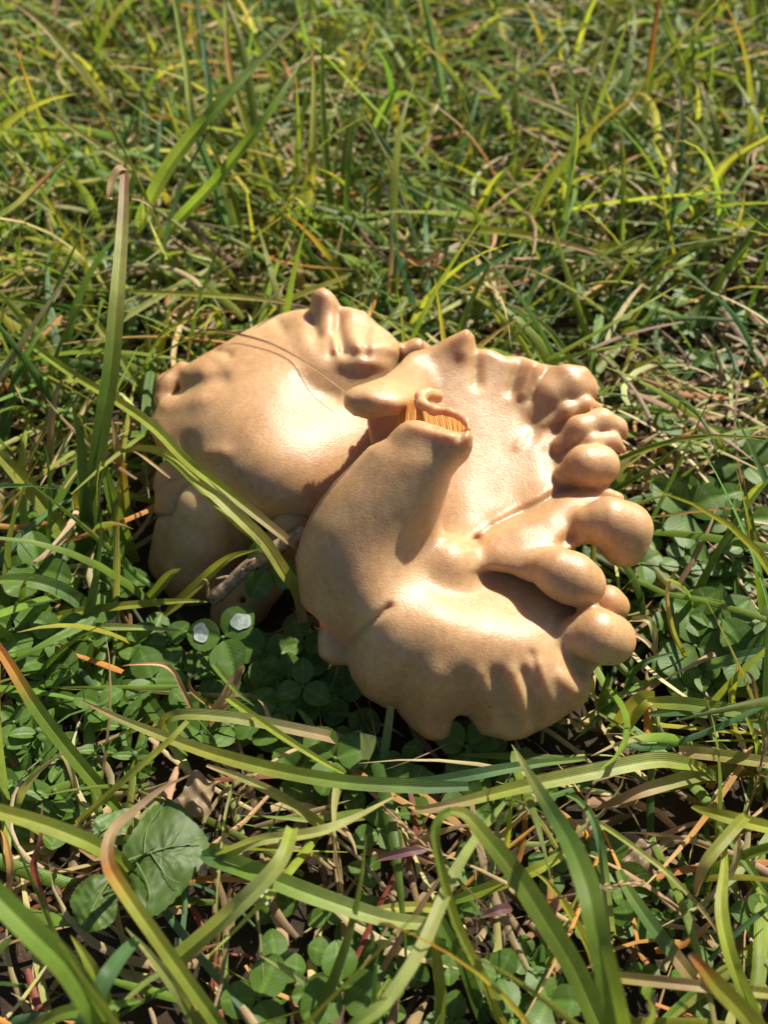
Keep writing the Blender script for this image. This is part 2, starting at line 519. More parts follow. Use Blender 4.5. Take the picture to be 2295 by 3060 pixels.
front_strokes = [
    ([(1478, 2020), (1500, 2080), (1525, 2150)], 28, -1.5), ([(1440, 2020), (1460, 2090), (1480, 2170)], 28, 1.2),
    ([(1565, 2010), (1588, 2070), (1605, 2140), (1608, 2185)], 18, -2.0), ([(1535, 2010), (1558, 2090), (1575, 2170)], 24, 1.5),
    ([(1610, 1990), (1630, 2050), (1645, 2100)], 24, 1.2), ([(1590, 1955), (1602, 2010), (1612, 2050)], 12, -1.2),
    ([(1404, 2146), (1392, 2090), (1385, 2040)], 30, -2.0), ([(1184, 2106), (1195, 2060), (1210, 2010)], 26, -1.5),
    ([(1280, 2190), (1290, 2100), (1300, 2020)], 40, 1.4), ([(1110, 2080), (1130, 2010)], 36, 1.0),
    ([(1046, 1925), (1090, 1880), (1165, 1810)], 8, -2.2), ([(1690, 1860), (1698, 1930), (1745, 2010)], 24, -3.4),
    ([(1720, 2060), (1680, 2020)], 26, 1.4), ([(1380, 1292), (1372, 1312)], 11, -1.4), ([(1240, 1275), (1350, 1305)], 22, 1.2), ([(1180, 1330), (1400, 1360)], 34, -0.8),
    ([(1300, 1830), (1400, 1850), (1560, 1890)], 60, 1.2), ([(1340, 1700), (1420, 1740), (1560, 1790)], 40, -1.2),
]
S.sheet(front_outline, front_ctrl, t=0.0038, k=0.0012, strokes=front_strokes, edge_k=0.004, lump=0.05)
S.chain([(1720, 1900, 3.7, .7), (1780, 1895, 3.9, .88), (1822, 1910, 3.5, .92)], k=0.0035)
S.chain([(1770, 1830, 3.2, .5), (1810, 1800, 3.4, .62), (1835, 1812, 3.0, .58)], k=0.0012)
S.sheet([(960, 1860, 3.0, 4, 3), (951, 1915, 2.7, 5, 5), (953, 1965, 2.4, 5, 5), (991, 1992, 2.2, 5, 5), (1045, 1988, 2.2, 4, 3), (1090, 1970, 2.4, 3, 1), (1090, 1870, 2.9, 3, 1)],
        [(1000, 1930, 2.8)], t=0.003, k=0.001, edge_k=0.003)
# lip curling inwards behind the column
tongue_outline = [(1025, 1187, 8.3, 6, 6), (1031, 1169, 8.3, 6, 6), (1055, 1151, 8.3, 6, 5), (1101, 1136, 8.2, 6, 4), (1149, 1120, 7.8, 5, 3), (1190, 1090, 7.0, 4, 2), (1240, 1060, 6.3, 3, 1),
                  (1320, 1060, 5.8, 3, 1), (1340, 1120, 5.4, 3, 1), (1290, 1165, 6.0, 4, 2), (1248, 1180, 7.6, 4, 3), (1240, 1196, 7.9, 5, 4), (1188, 1230, 8.2, 6, 5), (1149, 1234, 8.2, 6, 5), (1101, 1245, 8.0, 6, 6), (1055, 1233, 8.0, 6, 6), (1027, 1208, 8.1, 6, 6)]
S.sheet(tongue_outline, [(1100, 1180, 8.7), (1160, 1170, 8.5), (1210, 1150, 7.7), (1260, 1110, 6.5)], t=0.003, k=0.004, edge_k=0.004)
# inner wall of the funnel, deep in the fold
S.sheet([(1110, 1215, 6.4, 2, 0), (1180, 1190, 6.5, 2, 0), (1225, 1180, 6.5, 2, 0), (1235, 1300, 5.8, 2, 0), (1220, 1440, 5.0, 2, 0), (1128, 1430, 4.6, 2, 0), (1122, 1340, 5.2, 2, 0), (1106, 1260, 6.0, 2, 0)],
        [(1200, 1300, 5.6), (1160, 1270, 5.9)], t=0.002, k=0.0, edge_k=0.002)
# curled free edge and the thin wall it hangs from
S.chain([(1310, 1196, 7.6, .13), (1306, 1182, 7.9, .17), (1280, 1177, 8.2, .18), (1257, 1186, 8.3, .17), (1262, 1208, 8.5, .15), (1296, 1226, 8.6, .14), (1342, 1231, 8.7, .10), (1372, 1243, 8.8, .09), (1392, 1258, 8.9, .09), (1402, 1280, 9.0, .09)], k=0.001)
# hollow trunk that carries the cap
S.chain([(1330, 1700, 4.2, 1.2), (1300, 1760, 1.8, 1.5)], k=0.006)
cap_r = S.build('cap', M_CAP, right)
SOL_R = S

St = Solid(*vbox([(1150, 1650, 4.0), (1500, 1650, 4.0), (1150, 1950, -0.5), (1500, 1950, -0.5)], 0.02), vox=0.0015)
St.chain([(1330, 1700, 3.6, 1.3), (1310, 1770, 1.6, 1.5), (1300, 1830, -0.3, 1.7)], k=0.003)
St.build('stem', M_STEM, right)

# gills hanging inside the fold
edge = [(1190, 1222, 7.9), (1222, 1206, 8.0), (1247, 1196, 8.1), (1258, 1203, 8.3), (1268, 1214, 8.4), (1300, 1231, 8.5), (1342, 1235, 8.6), (1372, 1246, 8.7), (1392, 1261, 8.8), (1400, 1282, 8.9)]
foot = [(1186, 1330, 5.6), (1210, 1335, 5.7), (1235, 1338, 5.8), (1255, 1338, 5.9), (1280, 1340, 6.0), (1305, 1345, 6.1), (1335, 1345, 6.2), (1362, 1345, 6.4), (1385, 1345, 6.8), (1394, 1335, 7.4)]
E3 = np.array([at(*p) for p in edge]); F3 = np.array([at(*p) for p in foot])


def resample(P, n):
    s = np.concatenate([[0], np.cumsum(np.linalg.norm(np.diff(P, axis=0), axis=1))])
    u = np.linspace(0, s[-1], n)
    return np.stack([np.interp(u, s, P[:, i]) for i in range(3)], 1)


NG, NV = 46, 7
Ea, Fa = resample(E3, NG), resample(F3, NG)
wall_v, wall_f = [], []
for i in range(NG):
    for j in range(NV):
        wall_v.append(Ea[i] * (1 - j / (NV - 1)) + Fa[i] * j / (NV - 1) + np.array([0, 0.0005, 0.0002]))
for side in (0,):
    base = side * NG * NV
    if side:
        wall_v += [v + np.array([0.0, 0.0018, 0.0006]) for v in wall_v[:NG * NV]]
    for i in range(NG - 1):
        for j in range(NV - 1):
            a = base + i * NV + j
            q = (a, a + NV, a + NV + 1, a + 1)
            wall_f.append(q if side else q[::-1])
gills = mesh_obj('gill_wall', wall_v, wall_f, M_GILL, right)
rib_v, rib_f = [], []
for i in range(1, NG - 1):
    fr = Ea[min(i + 1, NG - 1)] - Ea[i - 1]; fr = fr / np.linalg.norm(fr)
    for j in range(NV):
        s = j / (NV - 1)
        p = Ea[i] * (1 - s) + Fa[i] * s + fr * 0.0006 * math.sin(i * 2.1 + s * 4) * s
        out = np.array([0.0, -0.00035, -0.0001]) * math.sin(math.pi * min(1, 0.15 + s))
        w = fr * 0.00016
        rib_v += [p + np.array([0, 0.0006, 0.0002]) - w, p + np.array([0, 0.0006, 0.0002]) + w, p + out]
    b = (i - 1) * NV * 3
    for j in range(NV - 1):
        a = b + j * 3
        rib_f += [(a, a + 3, a + 5, a + 2), (a + 1, a + 2, a + 5, a + 4)]
ribs = mesh_obj('gills', rib_v, rib_f, M_GILL, gills, smooth=False)
tag(ribs, kind='stuff')

# ---- left mushroom: broad cap with a puckered margin
left = empty('mushroom', at(640, 1760, 0))
S = Solid(*vbox([(410, 870, 7), (1210, 870, 7), (410, 1640, 2), (1210, 1640, 2), (800, 1200, 7.2), (800, 1600, 1.6), (500, 1100, 1.5)]))
lo_ = [
    (1197, 1019, 5.9, 6, 5), (1196, 1055, 5.8, 6, 6), (1180, 1100, 5.4, 5, 4), (1170, 1180, 5.0, 3, 1), (1150, 1300, 4.6, 3, 1), (1090, 1420, 4.2, 3, 1), (1000, 1520, 3.9, 3, 1), (930, 1560, 3.7, 5, 3),
    (880, 1560, 3.7, 7, 7), (823, 1556, 3.7, 8, 9), (750, 1560, 3.6, 8, 9), (690, 1545, 3.6, 8, 9), (630, 1500, 3.7, 8, 8), (575, 1440, 3.8, 8, 8), (510, 1405, 3.8, 8, 8), (460, 1355, 3.8, 8, 8), (432, 1294, 3.9, 9, 9),
    (430, 1248, 4.0, 9, 9), (462, 1196, 4.3, 7, 6), (530, 1160, 4.6, 4, 2), (522, 1130, 4.6, 5, 6), (534, 1096, 4.8, 6, 6), (584, 1058, 5.0, 6, 5), (644, 1025, 5.1, 6, 5), (709, 987, 5.3, 6, 5), (769, 955, 5.4, 6, 5),
    (812, 933, 5.6, 6, 5), (872, 917, 5.8, 6, 5), (925, 915, 6.0, 5, 4), (940, 885, 6.5, 4, 4), (965, 873, 6.8, 4, 4), (988, 890, 6.6, 4, 4), (1010, 925, 6.2, 4, 3), (1040, 912, 6.3, 5, 4), (1089, 922, 6.3, 5, 4), (1121, 954, 6.1, 5, 4), (1168, 987, 6.0, 5, 5)]
lc_ = [(1050, 1200, 5.4), (960, 1180, 5.6), (850, 1160, 6.1), (780, 1240, 6.2), (700, 1180, 6.1), (620, 1230, 5.7), (540, 1260, 5.0), (600, 1130, 5.6), (700, 1070, 5.8), (800, 1030, 5.9), (900, 1000, 6.2),
       (1000, 1040, 6.3), (1090, 1020, 6.6), (1130, 1070, 6.3), (980, 1300, 5.5), (880, 1350, 5.8), (780, 1360, 5.9), (660, 1330, 5.6), (580, 1340, 4.9), (960, 1420, 5.1), (850, 1450, 5.2), (740, 1450, 5.1), (650, 1420, 4.9), (880, 1510, 4.5), (780, 1510, 4.5)]
ls_ = [
    ([(925, 930), (935, 970), (945, 1000)], 16, -2.6), ([(965, 890), (972, 930), (985, 985), (1000, 1040)], 26, 2.6), ([(1010, 940), (1012, 985), (1025, 1050)], 14, -3.0),
    ([(1050, 925), (1045, 970), (1065, 1030)], 22, 2.0), ([(1000, 985), (985, 1010), (990, 1060)], 12, -1.6), ([(1110, 960), (1090, 1000), (1095, 1060)], 14, -1.8), ([(1075, 1040), (1120, 1035), (1185, 1045)], 20, 1.8),
    ([(1140, 990), (1165, 1010)], 10, -1.2), ([(1030, 1085), (1080, 1080), (1170, 1095)], 22, 1.4), ([(820, 945), (845, 985)], 18, -1.6), ([(900, 960), (920, 1040), (960, 1090)], 30, 1.2),
    ([(645, 1045), (680, 1058)], 13, -2.6), ([(560, 1085), (620, 1080), (660, 1062)], 18, 1.4), ([(530, 1165), (590, 1140), (660, 1130)], 26, -3.2), ([(545, 1115), (600, 1110)], 30, 2.0),
    ([(500, 1210), (600, 1190)], 26, 1.4), ([(610, 1360), (660, 1350)], 26, 1.6), ([(560, 1320), (590, 1400)], 26, -1.8), ([(900, 1130), (930, 1160), (1000, 1185)], 24, -1.0),
]
S.sheet(lo_, lc_, t=0.005, k=0.0, strokes=ls_, edge_k=0.006, lump=0.08)
S.chain([(965, 890, 6.5, .24), (972, 915, 6.2, .32), (985, 950, 5.8, .34)], k=0.009)
# pale lobe behind the left shoulder and the small one between the caps
S.chain([(488, 1195, 3.4, .42), (500, 1150, 3.7, .45), (545, 1110, 3.9, .45)], k=0.002)
S.chain([(1205, 1055, 4.8, .45), (1245, 1042, 4.9, .4), (1275, 1050, 4.7, .3)], k=0.001)
cap_l = S.build('cap', M_CAP, left)
SOL_L = S

# folded flap under the cap
S = Solid(*vbox([(440, 1370, 4.2), (720, 1370, 4.2), (440, 1640, 1.5), (720, 1640, 1.5), (600, 1400, 1.5)]))
S.sheet([(470, 1385, 3.6, 5, 5), (455, 1425, 3.2, 5, 4), (450, 1450, 3.0, 5, 4), (462, 1480, 2.9, 3, 2), (458, 1528, 2.4, 3, 2), (500, 1545, 2.3, 3, 2), (560, 1553, 2.3, 4, 3), (610, 1545, 2.4, 4, 3), (640, 1580, 2.1, 6, 5), (670, 1598, 1.9, 6, 6), (705, 1592, 2.0, 6, 6),
         (740, 1560, 2.6, 6, 3), (700, 1500, 3.4, 4, 1), (600, 1400, 4.0, 4, 1), (540, 1360, 4.0, 4, 1)],
        [(530, 1440, 3.6), (520, 1500, 3.0), (600, 1490, 3.2), (660, 1550, 2.8), (560, 1400, 3.9)], t=0.003, k=0, edge_k=0.003, lump=0.3,
        strokes=[([(625, 1560), (610, 1500)], 14, -1.5), ([(470, 1470), (500, 1440), (540, 1420)], 14, -1.8)])
flap = S.build('cap_flap', M_CAP, left)
SOL_F = S
# stems
S = Solid(*vbox([(420, 1500, 3.5), (960, 1500, 3.5), (420, 1900, -0.5), (960, 1900, -0.5), (700, 1500, -0.5)]))
S.chain([(620, 1520, 3.0, 1.2), (615, 1600, 1.6, 1.5), (600, 1680, 0.2, 1.65), (600, 1710, -0.6, 1.7)], k=0.004)
S.chain([(520, 1580, 1.6, .8), (510, 1680, 0.0, .95)], k=0.002)
S.chain([(720, 1560, 2.2, .7), (700, 1640, 0.8, .9)], k=0.003)
stem_l = S.build('stem', M_STEM, left)
SOL_S = S
S = Solid(*vbox([(600, 1480, 3.8), (960, 1480, 3.8), (600, 1900, -0.8), (960, 1900, -0.8), (700, 1500, -0.5)]))
S.chain([(885, 1545, 3.2, .9), (850, 1640, 2.0, .85), (780, 1740, 0.9, .9), (730, 1800, 0.0, 1.0), (700, 1830, -0.6, 1.0)], k=0.003)
S.chain([(722, 1788, 1.15, .16), (730, 1800, 0.6, .1)], k=0.0004, op='-')
S.build('stem', M_STEM, left)
SOL_T = S
SOLIDS = [SOL_R, SOL_L, SOL_F, SOL_S, SOL_T]
tag(right, 'tan mushroom with a dish-like cap folded into a column, ruffled apron and finger lobes', 'mushroom')
tag(left, 'tan mushroom with broad domed cap, puckered margin and two pale stems', 'mushroom')
# ------------------------------------------------------------------ vegetation helpers
PAL = {
    'g': (0.145, 0.235, 0.034), 'y': (0.285, 0.325, 0.046), 'b': (0.095, 0.190, 0.075), 'k': (0.055, 0.120, 0.022),
    'p': (0.340, 0.375, 0.125), 'd': (0.450, 0.335, 0.170), 't': (0.270, 0.172, 0.085), 'o': (0.420, 0.195, 0.038), 'r': (0.200, 0.055, 0.030), 'u': (0.130, 0.065, 0.070)}


def blade_material(name, transl=0.45, rough=0.42, spots=True, freq=56.0, amp=(0.86, 1.08), bump=0.3):
    m, ns, ls = new_mat(name)
    out = node(ns, 'ShaderNodeOutputMaterial')
    at_ = node(ns, 'ShaderNodeAttribute', attribute_name='tint')
    uvn = node(ns, 'ShaderNodeUVMap', uv_map='uv')
    sx = node(ns, 'ShaderNodeSeparateXYZ')
    ls.new(uvn.outputs[0], sx.inputs[0])
    mu = node(ns, 'ShaderNodeMath', operation='MULTIPLY'); mu.inputs[1].default_value = freq
    ls.new(sx.outputs[0], mu.inputs[0])
    si = node(ns, 'ShaderNodeMath', operation='SINE'); ls.new(mu.outputs[0], si.inputs[0])
    mr = node(ns, 'ShaderNodeMapRange'); mr.inputs[1].default_value = -1; mr.inputs[2].default_value = 1
    mr.inputs[3].default_value = amp[0]; mr.inputs[4].default_value = amp[1]
    ls.new(si.outputs[0], mr.inputs[0])
    tc = node(ns, 'ShaderNodeTexCoord')
    nz = node(ns, 'ShaderNodeTexNoise', i_Scale=55.0, i_Detail=4.0, i_Roughness=0.65)
    ls.new(tc.outputs['Object'], nz.inputs['Vector'])
    mr2 = node(ns, 'ShaderNodeMapRange'); mr2.inputs[1].default_value = 0.3; mr2.inputs[2].default_value = 0.7
    mr2.inputs[3].default_value = 0.72; mr2.inputs[4].default_value = 1.25
    ls.new(nz.outputs['Fac'], mr2.inputs[0])
    mm = node(ns, 'ShaderNodeMath', operation='MULTIPLY')
    ls.new(mr.outputs[0], mm.inputs[0]); ls.new(mr2.outputs[0], mm.inputs[1])
    vm = node(ns, 'ShaderNodeVectorMath', operation='SCALE')
    ls.new(at_.outputs['Color'], vm.inputs[0]); ls.new(mm.outputs[0], vm.inputs['Scale'])
    col = vm.outputs[0]
    if spots:
        n2 = node(ns, 'ShaderNodeTexNoise', i_Scale=140.0, i_Detail=3.0, i_Roughness=0.7)
        ls.new(tc.outputs['Object'], n2.inputs['Vector'])
        rp = ramp(ns, [(0.66, (0, 0, 0)), (0.74, (0.8, 0.8, 0.8))])
        ls.new(n2.outputs['Fac'], rp.inputs['Fac'])
        mx = node(ns, 'ShaderNodeMix', data_type='RGBA')
        ls.new(rp.outputs['Color'], mx.inputs['Factor']); ls.new(col, mx.inputs[6])
        mx.inputs[7].default_value = (0.30, 0.20, 0.075, 1)
        col = mx.outputs[2]
    b = node(ns, 'ShaderNodeBsdfPrincipled')
    ls.new(col, b.inputs['Base Color'])
    b.inputs['Roughness'].default_value = rough
    b.inputs['Specular IOR Level'].default_value = 0.35
    bp = node(ns, 'ShaderNodeBump', i_Strength=bump, i_Distance=0.0003)
    ls.new(si.outputs[0], bp.inputs['Height']); ls.new(bp.outputs[0], b.inputs['Normal'])
    tr = node(ns, 'ShaderNodeBsdfTranslucent')
    v2 = node(ns, 'ShaderNodeVectorMath', operation='MULTIPLY')
    v2.inputs[1].default_value = (1.8, 1.55, 1.0)
    ls.new(col, v2.inputs[0]); ls.new(v2.outputs[0], tr.inputs['Color'])
    mix = node(ns, 'ShaderNodeMixShader'); mix.inputs[0].default_value = transl
    ls.new(b.outputs[0], mix.inputs[1]); ls.new(tr.outputs[0], mix.inputs[2])
    ls.new(mix.outputs[0], out.inputs[0])
    return m


M_BLADE = blade_material('grass_blade_skin')
M_STRAW = blade_material('straw_skin', transl=0.18, rough=0.5, spots=False)
M_LEAF = blade_material('leaf_skin', transl=0.32, rough=0.5, spots=False, freq=48.0, amp=(0.93, 1.05), bump=0.06)


def catmull(P, n):
    P = np.asarray(P, float)
    Q = np.vstack([2 * P[0] - P[1], P, 2 * P[-1] - P[-2]])
    L = np.concatenate([[0], np.cumsum(np.linalg.norm(np.diff(P, axis=0), axis=1) ** 0.5 + 1e-6)])
    u = np.linspace(0, L[-1], n)
    seg = np.clip(np.searchsorted(L, u, side='right') - 1, 0, len(P) - 2)
    t = ((u - L[seg]) / (L[seg + 1] - L[seg]))[:, None]
    p0, p1, p2, p3 = Q[seg], Q[seg + 1], Q[seg + 2], Q[seg + 3]
    return 0.5 * (2 * p1 + (p2 - p0) * t + (2 * p0 - 5 * p1 + 4 * p2 - p3) * t * t + (3 * p1 - p0 - 3 * p2 + p3) * t ** 3)


def ribbon(P, width, fold, colours, tw0=0.0, tw1=0.0, up_mix=0.55, taper=(0.75, 0.0)):
    """strip along P (n,3); width(t) in m; returns verts, faces, colour, uv. Three points across with a keel."""
    n = len(P)
    t = np.linspace(0, 1, n)
    T = np.gradient(P, axis=0); T /= np.linalg.norm(T, axis=1)[:, None] + 1e-12
    view = CAM - P; view /= np.linalg.norm(view, axis=1)[:, None]
    N = view * (1 - up_mix) + np.array([0, 0, 1.0]) * up_mix
    N = N - (N * T).sum(1)[:, None] * T
    N /= np.linalg.norm(N, axis=1)[:, None] + 1e-9
    Sd = np.cross(T, N)
    a = np.radians(tw0 + (tw1 - tw0) * t)[:, None]
    S2 = Sd * np.cos(a) + N * np.sin(a); N2 = N * np.cos(a) - Sd * np.sin(a)
    w = (width * t * 0 + width) if np.isscalar(width) else width
    prof = np.ones(n)
    prof *= np.where(t < 0.15, taper[0] + (1 - taper[0]) * t / 0.15, 1)
    k = 0.45
    prof *= np.where(t > 1 - k, taper[1] + (1 - taper[1]) * (np.clip((1 - t) / k, 0, 1)) ** 0.75, 1)
    w = (np.maximum(w * prof, 0.00018) / 2)[:, None]
    V = np.empty((n, 6, 3))
    for i, s in enumerate((-1, -0.5, 0, 0, 0.5, 1)):
        V[:, i] = P + S2 * w * s * (1 - 0.12 * fold) + N2 * w * (abs(s) ** 0.9 * fold - fold * 0.4)
    idx = np.arange(n * 6).reshape(n, 6)
    Fc = np.concatenate([np.stack([b[:-1, :-1], b[1:, :-1], b[1:, 1:], b[:-1, 1:]], -1).reshape(-1, 4) for b in (idx[:, :3], idx[:, 3:])])
    C = np.repeat(colours[:, None, :], 6, 1).copy()
    C[:, 2:4] *= np.array([1.22, 1.14, 1.2])
    C[:, [0, 5]] *= np.array([1.12, 1.0, 1.0])
    L = np.concatenate([[0], np.cumsum(np.linalg.norm(np.diff(P, axis=0), axis=1))])
    UV = np.stack([np.tile(np.array([0, .25, .5, .5, .75, 1.0]), (n, 1)), np.repeat(L[:, None] * 10, 6, 1)], -1)
    return V.reshape(-1, 3), Fc, C.reshape(-1, 3), UV.reshape(-1, 2)


def colour_run(n, stops, jit=0.12):
    t = np.linspace(0, 1, n)
    ks = [s[0] for s in stops]
    cs = np.array([PAL[s[1]] if isinstance(s[1], str) else s[1] for s in stops])
    c = np.stack([np.interp(t, ks, cs[:, i]) for i in range(3)], 1)
    return c * (1 + rng.uniform(-jit, jit)) * (1 + rng.uniform(-jit, jit, 3) * 0.5)


HERO_LEN = []


def blade(pts, zs, w, cols, label, group=None, fold=0.35, tw=(0, 0), taper=(0.75, 0.0), up=0.5, name='grass_strand', cat='grass', mat=None):
    """pts: pixel points from base to tip, zs: heights in cm spread along them, w: width in photo pixels"""
    m = len(pts)
    zz = np.interp(np.linspace(0, 1, m), np.linspace(0, 1, len(zs)), zs)
    W = np.array([at(p[0], p[1], z) for p, z in zip(pts, zz)])
    n = 28
    P = catmull(W, n)
    P[:, 2] = np.maximum(P[:, 2], 0.001)
    dep = to_pixel(P)[2]
    width = w * dep / FPX
    width = np.minimum(width, np.median(width) * 1.3)
    V, Fc, C, UV = ribbon(P, width, fold, colour_run(n, cols), tw[0], tw[1], up, taper)
    HERO_LEN.append((label[:40], float(np.linalg.norm(np.diff(P, axis=0), axis=1).sum()) * 100, float(np.median(width)) * 1000))
    o = mesh_obj(name, V, Fc, mat or M_BLADE, col=C, uv=UV)
    tag(o, label, cat, group)
    return o
# ------------------------------------------------------------------ ground
def gnoise(x, y):
    return (np.sin(x * 61 + 1.3 * np.sin(y * 47)) * np.sin(y * 53 + 1.7 * np.sin(x * 39)) * 0.5
            + np.sin(x * 143 + y * 91) * np.sin(y * 151 - x * 77) * 0.3 + np.sin(x * 17 + 2) * np.sin(y * 19 + 1) * 0.8)


gx = np.concatenate([np.linspace(-40, -1.3, 14), np.linspace(-1.2, 1.2, 260), np.linspace(1.3, 40, 14)])
gy = np.concatenate([np.linspace(-40, -0.5, 14), np.linspace(-0.45, 1.9, 260), np.linspace(2.0, 60, 14)])
GX, GY = np.meshgrid(gx, gy, indexing='ij')
GZ = -0.004 + 0.0030 * gnoise(GX, GY) + rng.normal(0, 0.0009, GX.shape)
idx = np.arange(GX.size).reshape(GX.shape)
Fg = np.stack([idx[:-1, :-1], idx[1:, :-1], idx[1:, 1:], idx[:-1, 1:]], -1).reshape(-1, 4)
m, ns, ls = new_mat('soil')
o_ = node(ns, 'ShaderNodeOutputMaterial'); b_ = node(ns, 'ShaderNodeBsdfPrincipled')
tc_ = node(ns, 'ShaderNodeTexCoord')
n_ = node(ns, 'ShaderNodeTexNoise', i_Scale=90.0, i_Detail=8.0, i_Roughness=0.7)
r_ = ramp(ns, [(0.3, (0.012, 0.008, 0.004)), (0.55, (0.038, 0.024, 0.012)), (0.75, (0.10, 0.066, 0.034))])
bp_ = node(ns, 'ShaderNodeBump', i_Strength=0.9, i_Distance=0.004)
ls.new(tc_.outputs['Object'], n_.inputs['Vector']); ls.new(n_.outputs['Fac'], r_.inputs['Fac']); ls.new(r_.outputs['Color'], b_.inputs['Base Color'])
ls.new(n_.outputs['Fac'], bp_.inputs['Height']); ls.new(bp_.outputs[0], b_.inputs['Normal'])
b_.inputs['Roughness'].default_value = 0.9
ls.new(b_.outputs[0], o_.inputs[0])
ground = mesh_obj('ground', np.stack([GX, GY, GZ], -1).reshape(-1, 3), Fg, m)
tag(ground, 'dark brown soil under the turf', kind='structure')
del ground['label']

# ------------------------------------------------------------------ which pixels the mushrooms cover, and how far away
CELL = 12
DM = np.full((int(PW // CELL) + 2, int(PH // CELL) + 2), 9.0)
for root in (left, right):
    for ch in root.children:
        me = ch.data
        co = np.empty(len(me.vertices) * 3, np.float32); me.vertices.foreach_get('co', co)
        px, py, d = to_pixel(co.reshape(-1, 3).astype(float))
        i = np.clip((px / CELL).astype(int), 0, DM.shape[0] - 1); j = np.clip((py / CELL).astype(int), 0, DM.shape[1] - 1)
        np.minimum.at(DM, (i, j), d)


def clear_of_mushrooms(P, hide=0.004, tall=True):
    """P (n,m,3): True where a strip neither enters the flesh nor hides it from the front"""
    n, m_, _ = P.shape
    flat = P.reshape(-1, 3)
    bad = np.zeros(len(flat), bool)
    for s in SOLIDS:
        bad |= s.dist(flat) < 0.0012
    px, py, d = to_pixel(flat)
    i = np.clip((px / CELL).astype(int), 0, DM.shape[0] - 1); j = np.clip((py / CELL).astype(int), 0, DM.shape[1] - 1)
    inb = (px > 0) & (px < PW) & (py > 0) & (py < PH) & (d > 0)
    bad |= inb & (DM[i, j] < 8) & (d < DM[i, j] + hide)
    # nothing may hang right in front of the lens
    bad |= (d > 0) & (d < 0.16) & (np.abs(px - PW / 2) < PW * 0.75) & (py < PH * 1.3)
    # the shaded clover hollow below the stems stays open
    bad |= (px > 380) & (px < 1150) & (py > 1810) & (py < 2140) & (flat[:, 2] > 0.016) & (d < 0.5) & tall
    # so does the spot round the broad wrinkled leaf
    bad |= (px > 190) & (px < 640) & (py > 2370) & (py < 2800) & (flat[:, 2] > 0.02) & (d < 0.5) & tall
    return ~bad.reshape(n, m_).any(1)


def blob(px, py, cx, cy, rx, ry):
    return np.exp(-(((px - cx) / rx) ** 2 + ((py - cy) / ry) ** 2))


def scatter(n, dens):
    """roots on the ground, thinned by dens(px,py)"""
    x = rng.uniform(-0.80, 0.80, n); y = rng.uniform(-0.14, 1.45, n)
    p = np.stack([x, y, np.zeros(n)], 1)
    px, py, d = to_pixel(p)
    px = np.where(d > 0.02, px, -9999); py = np.where(d > 0.02, py, 9999)
    k = dens(px, py)
    # thin out what lies well outside the frame
    out = (px < -500) | (px > PW + 500) | (py > PH + 600) | (py < -350)
    k = np.where(out, k * 0.45, k)
    return p[rng.uniform(0, 1, n) < k], px, py


def strips(root, length, width, e0, bend, az, twist, cols, fold=0.4, M=8, floor=0.002, curl=None):
    n = len(root)
    s = np.linspace(0, 1, M + 1)
    el = e0[:, None] - bend[:, None] * s ** 1.3
    a = az[:, None] + (curl[:, None] * s if curl is not None else 0) * np.ones((n, M + 1))
    st = length[:, None] / M
    dx = np.cos(el) * np.cos(a) * st; dy = np.cos(el) * np.sin(a) * st; dz = np.sin(el) * st
    P = np.zeros((n, M + 1, 3))
    P[:, 1:, 0] = np.cumsum(dx[:, 1:], 1); P[:, 1:, 1] = np.cumsum(dy[:, 1:], 1); P[:, 1:, 2] = np.cumsum(dz[:, 1:], 1)
    P += root[:, None, :]
    fl = floor if np.isscalar(floor) else floor[:, None]
    P[:, :, 2] = np.maximum(P[:, :, 2], fl)
    ok = clear_of_mushrooms(P)
    return P[ok], ok


def strip_mesh(P, width, twist, cols, fold, taper_len=0.5):
    n, m_, _ = P.shape
    s = np.linspace(0, 1, m_)
    T = np.gradient(P, axis=1); T /= np.linalg.norm(T, axis=2)[..., None] + 1e-9
    az = np.arctan2(T[:, 0, 1], T[:, 0, 0])
    ref = np.stack([-np.sin(az), np.cos(az), np.zeros(n)], 1)[:, None, :] * np.ones((1, m_, 1))
    tw = twist[:, 0:1] + twist[:, 1:2] * s
    N = np.cross(T, ref)
    S2 = ref * np.cos(tw)[..., None] + N * np.sin(tw)[..., None]
    S2 -= (S2 * T).sum(-1)[..., None] * T
    S2 /= np.linalg.norm(S2, axis=2)[..., None] + 1e-9
    N2 = np.cross(S2, T)
    prof = np.clip((1 - s) / taper_len, 0.04, 1) ** 0.8 * np.clip(0.7 + s * 3, 0, 1)
    w = width[:, None, None] * prof[None, :, None] / 2
    V = np.empty((n, m_, 3, 3))
    V[:, :, 0] = P - S2 * w + N2 * w * fold; V[:, :, 1] = P - N2 * w * fold * 0.3; V[:, :, 2] = P + S2 * w + N2 * w * fold
    idx = np.arange(n * m_ * 3).reshape(n, m_, 3)
    Fc = np.stack([idx[:, :-1, :-1], idx[:, 1:, :-1], idx[:, 1:, 1:], idx[:, :-1, 1:]], -1).reshape(-1, 4)
    C = np.repeat(cols[:, :, None, :], 3, 2)
    L = np.linalg.norm(P[:, 1] - P[:, 0], axis=1)[:, None] * np.arange(m_)[None] * 10
    UV = np.stack([np.broadcast_to(np.array([0, .5, 1.0]), (n, m_, 3)), np.repeat(L[:, :, None], 3, 2)], -1)
    return V.reshape(-1, 3), Fc, C.reshape(-1, 3), UV.reshape(-1, 2)


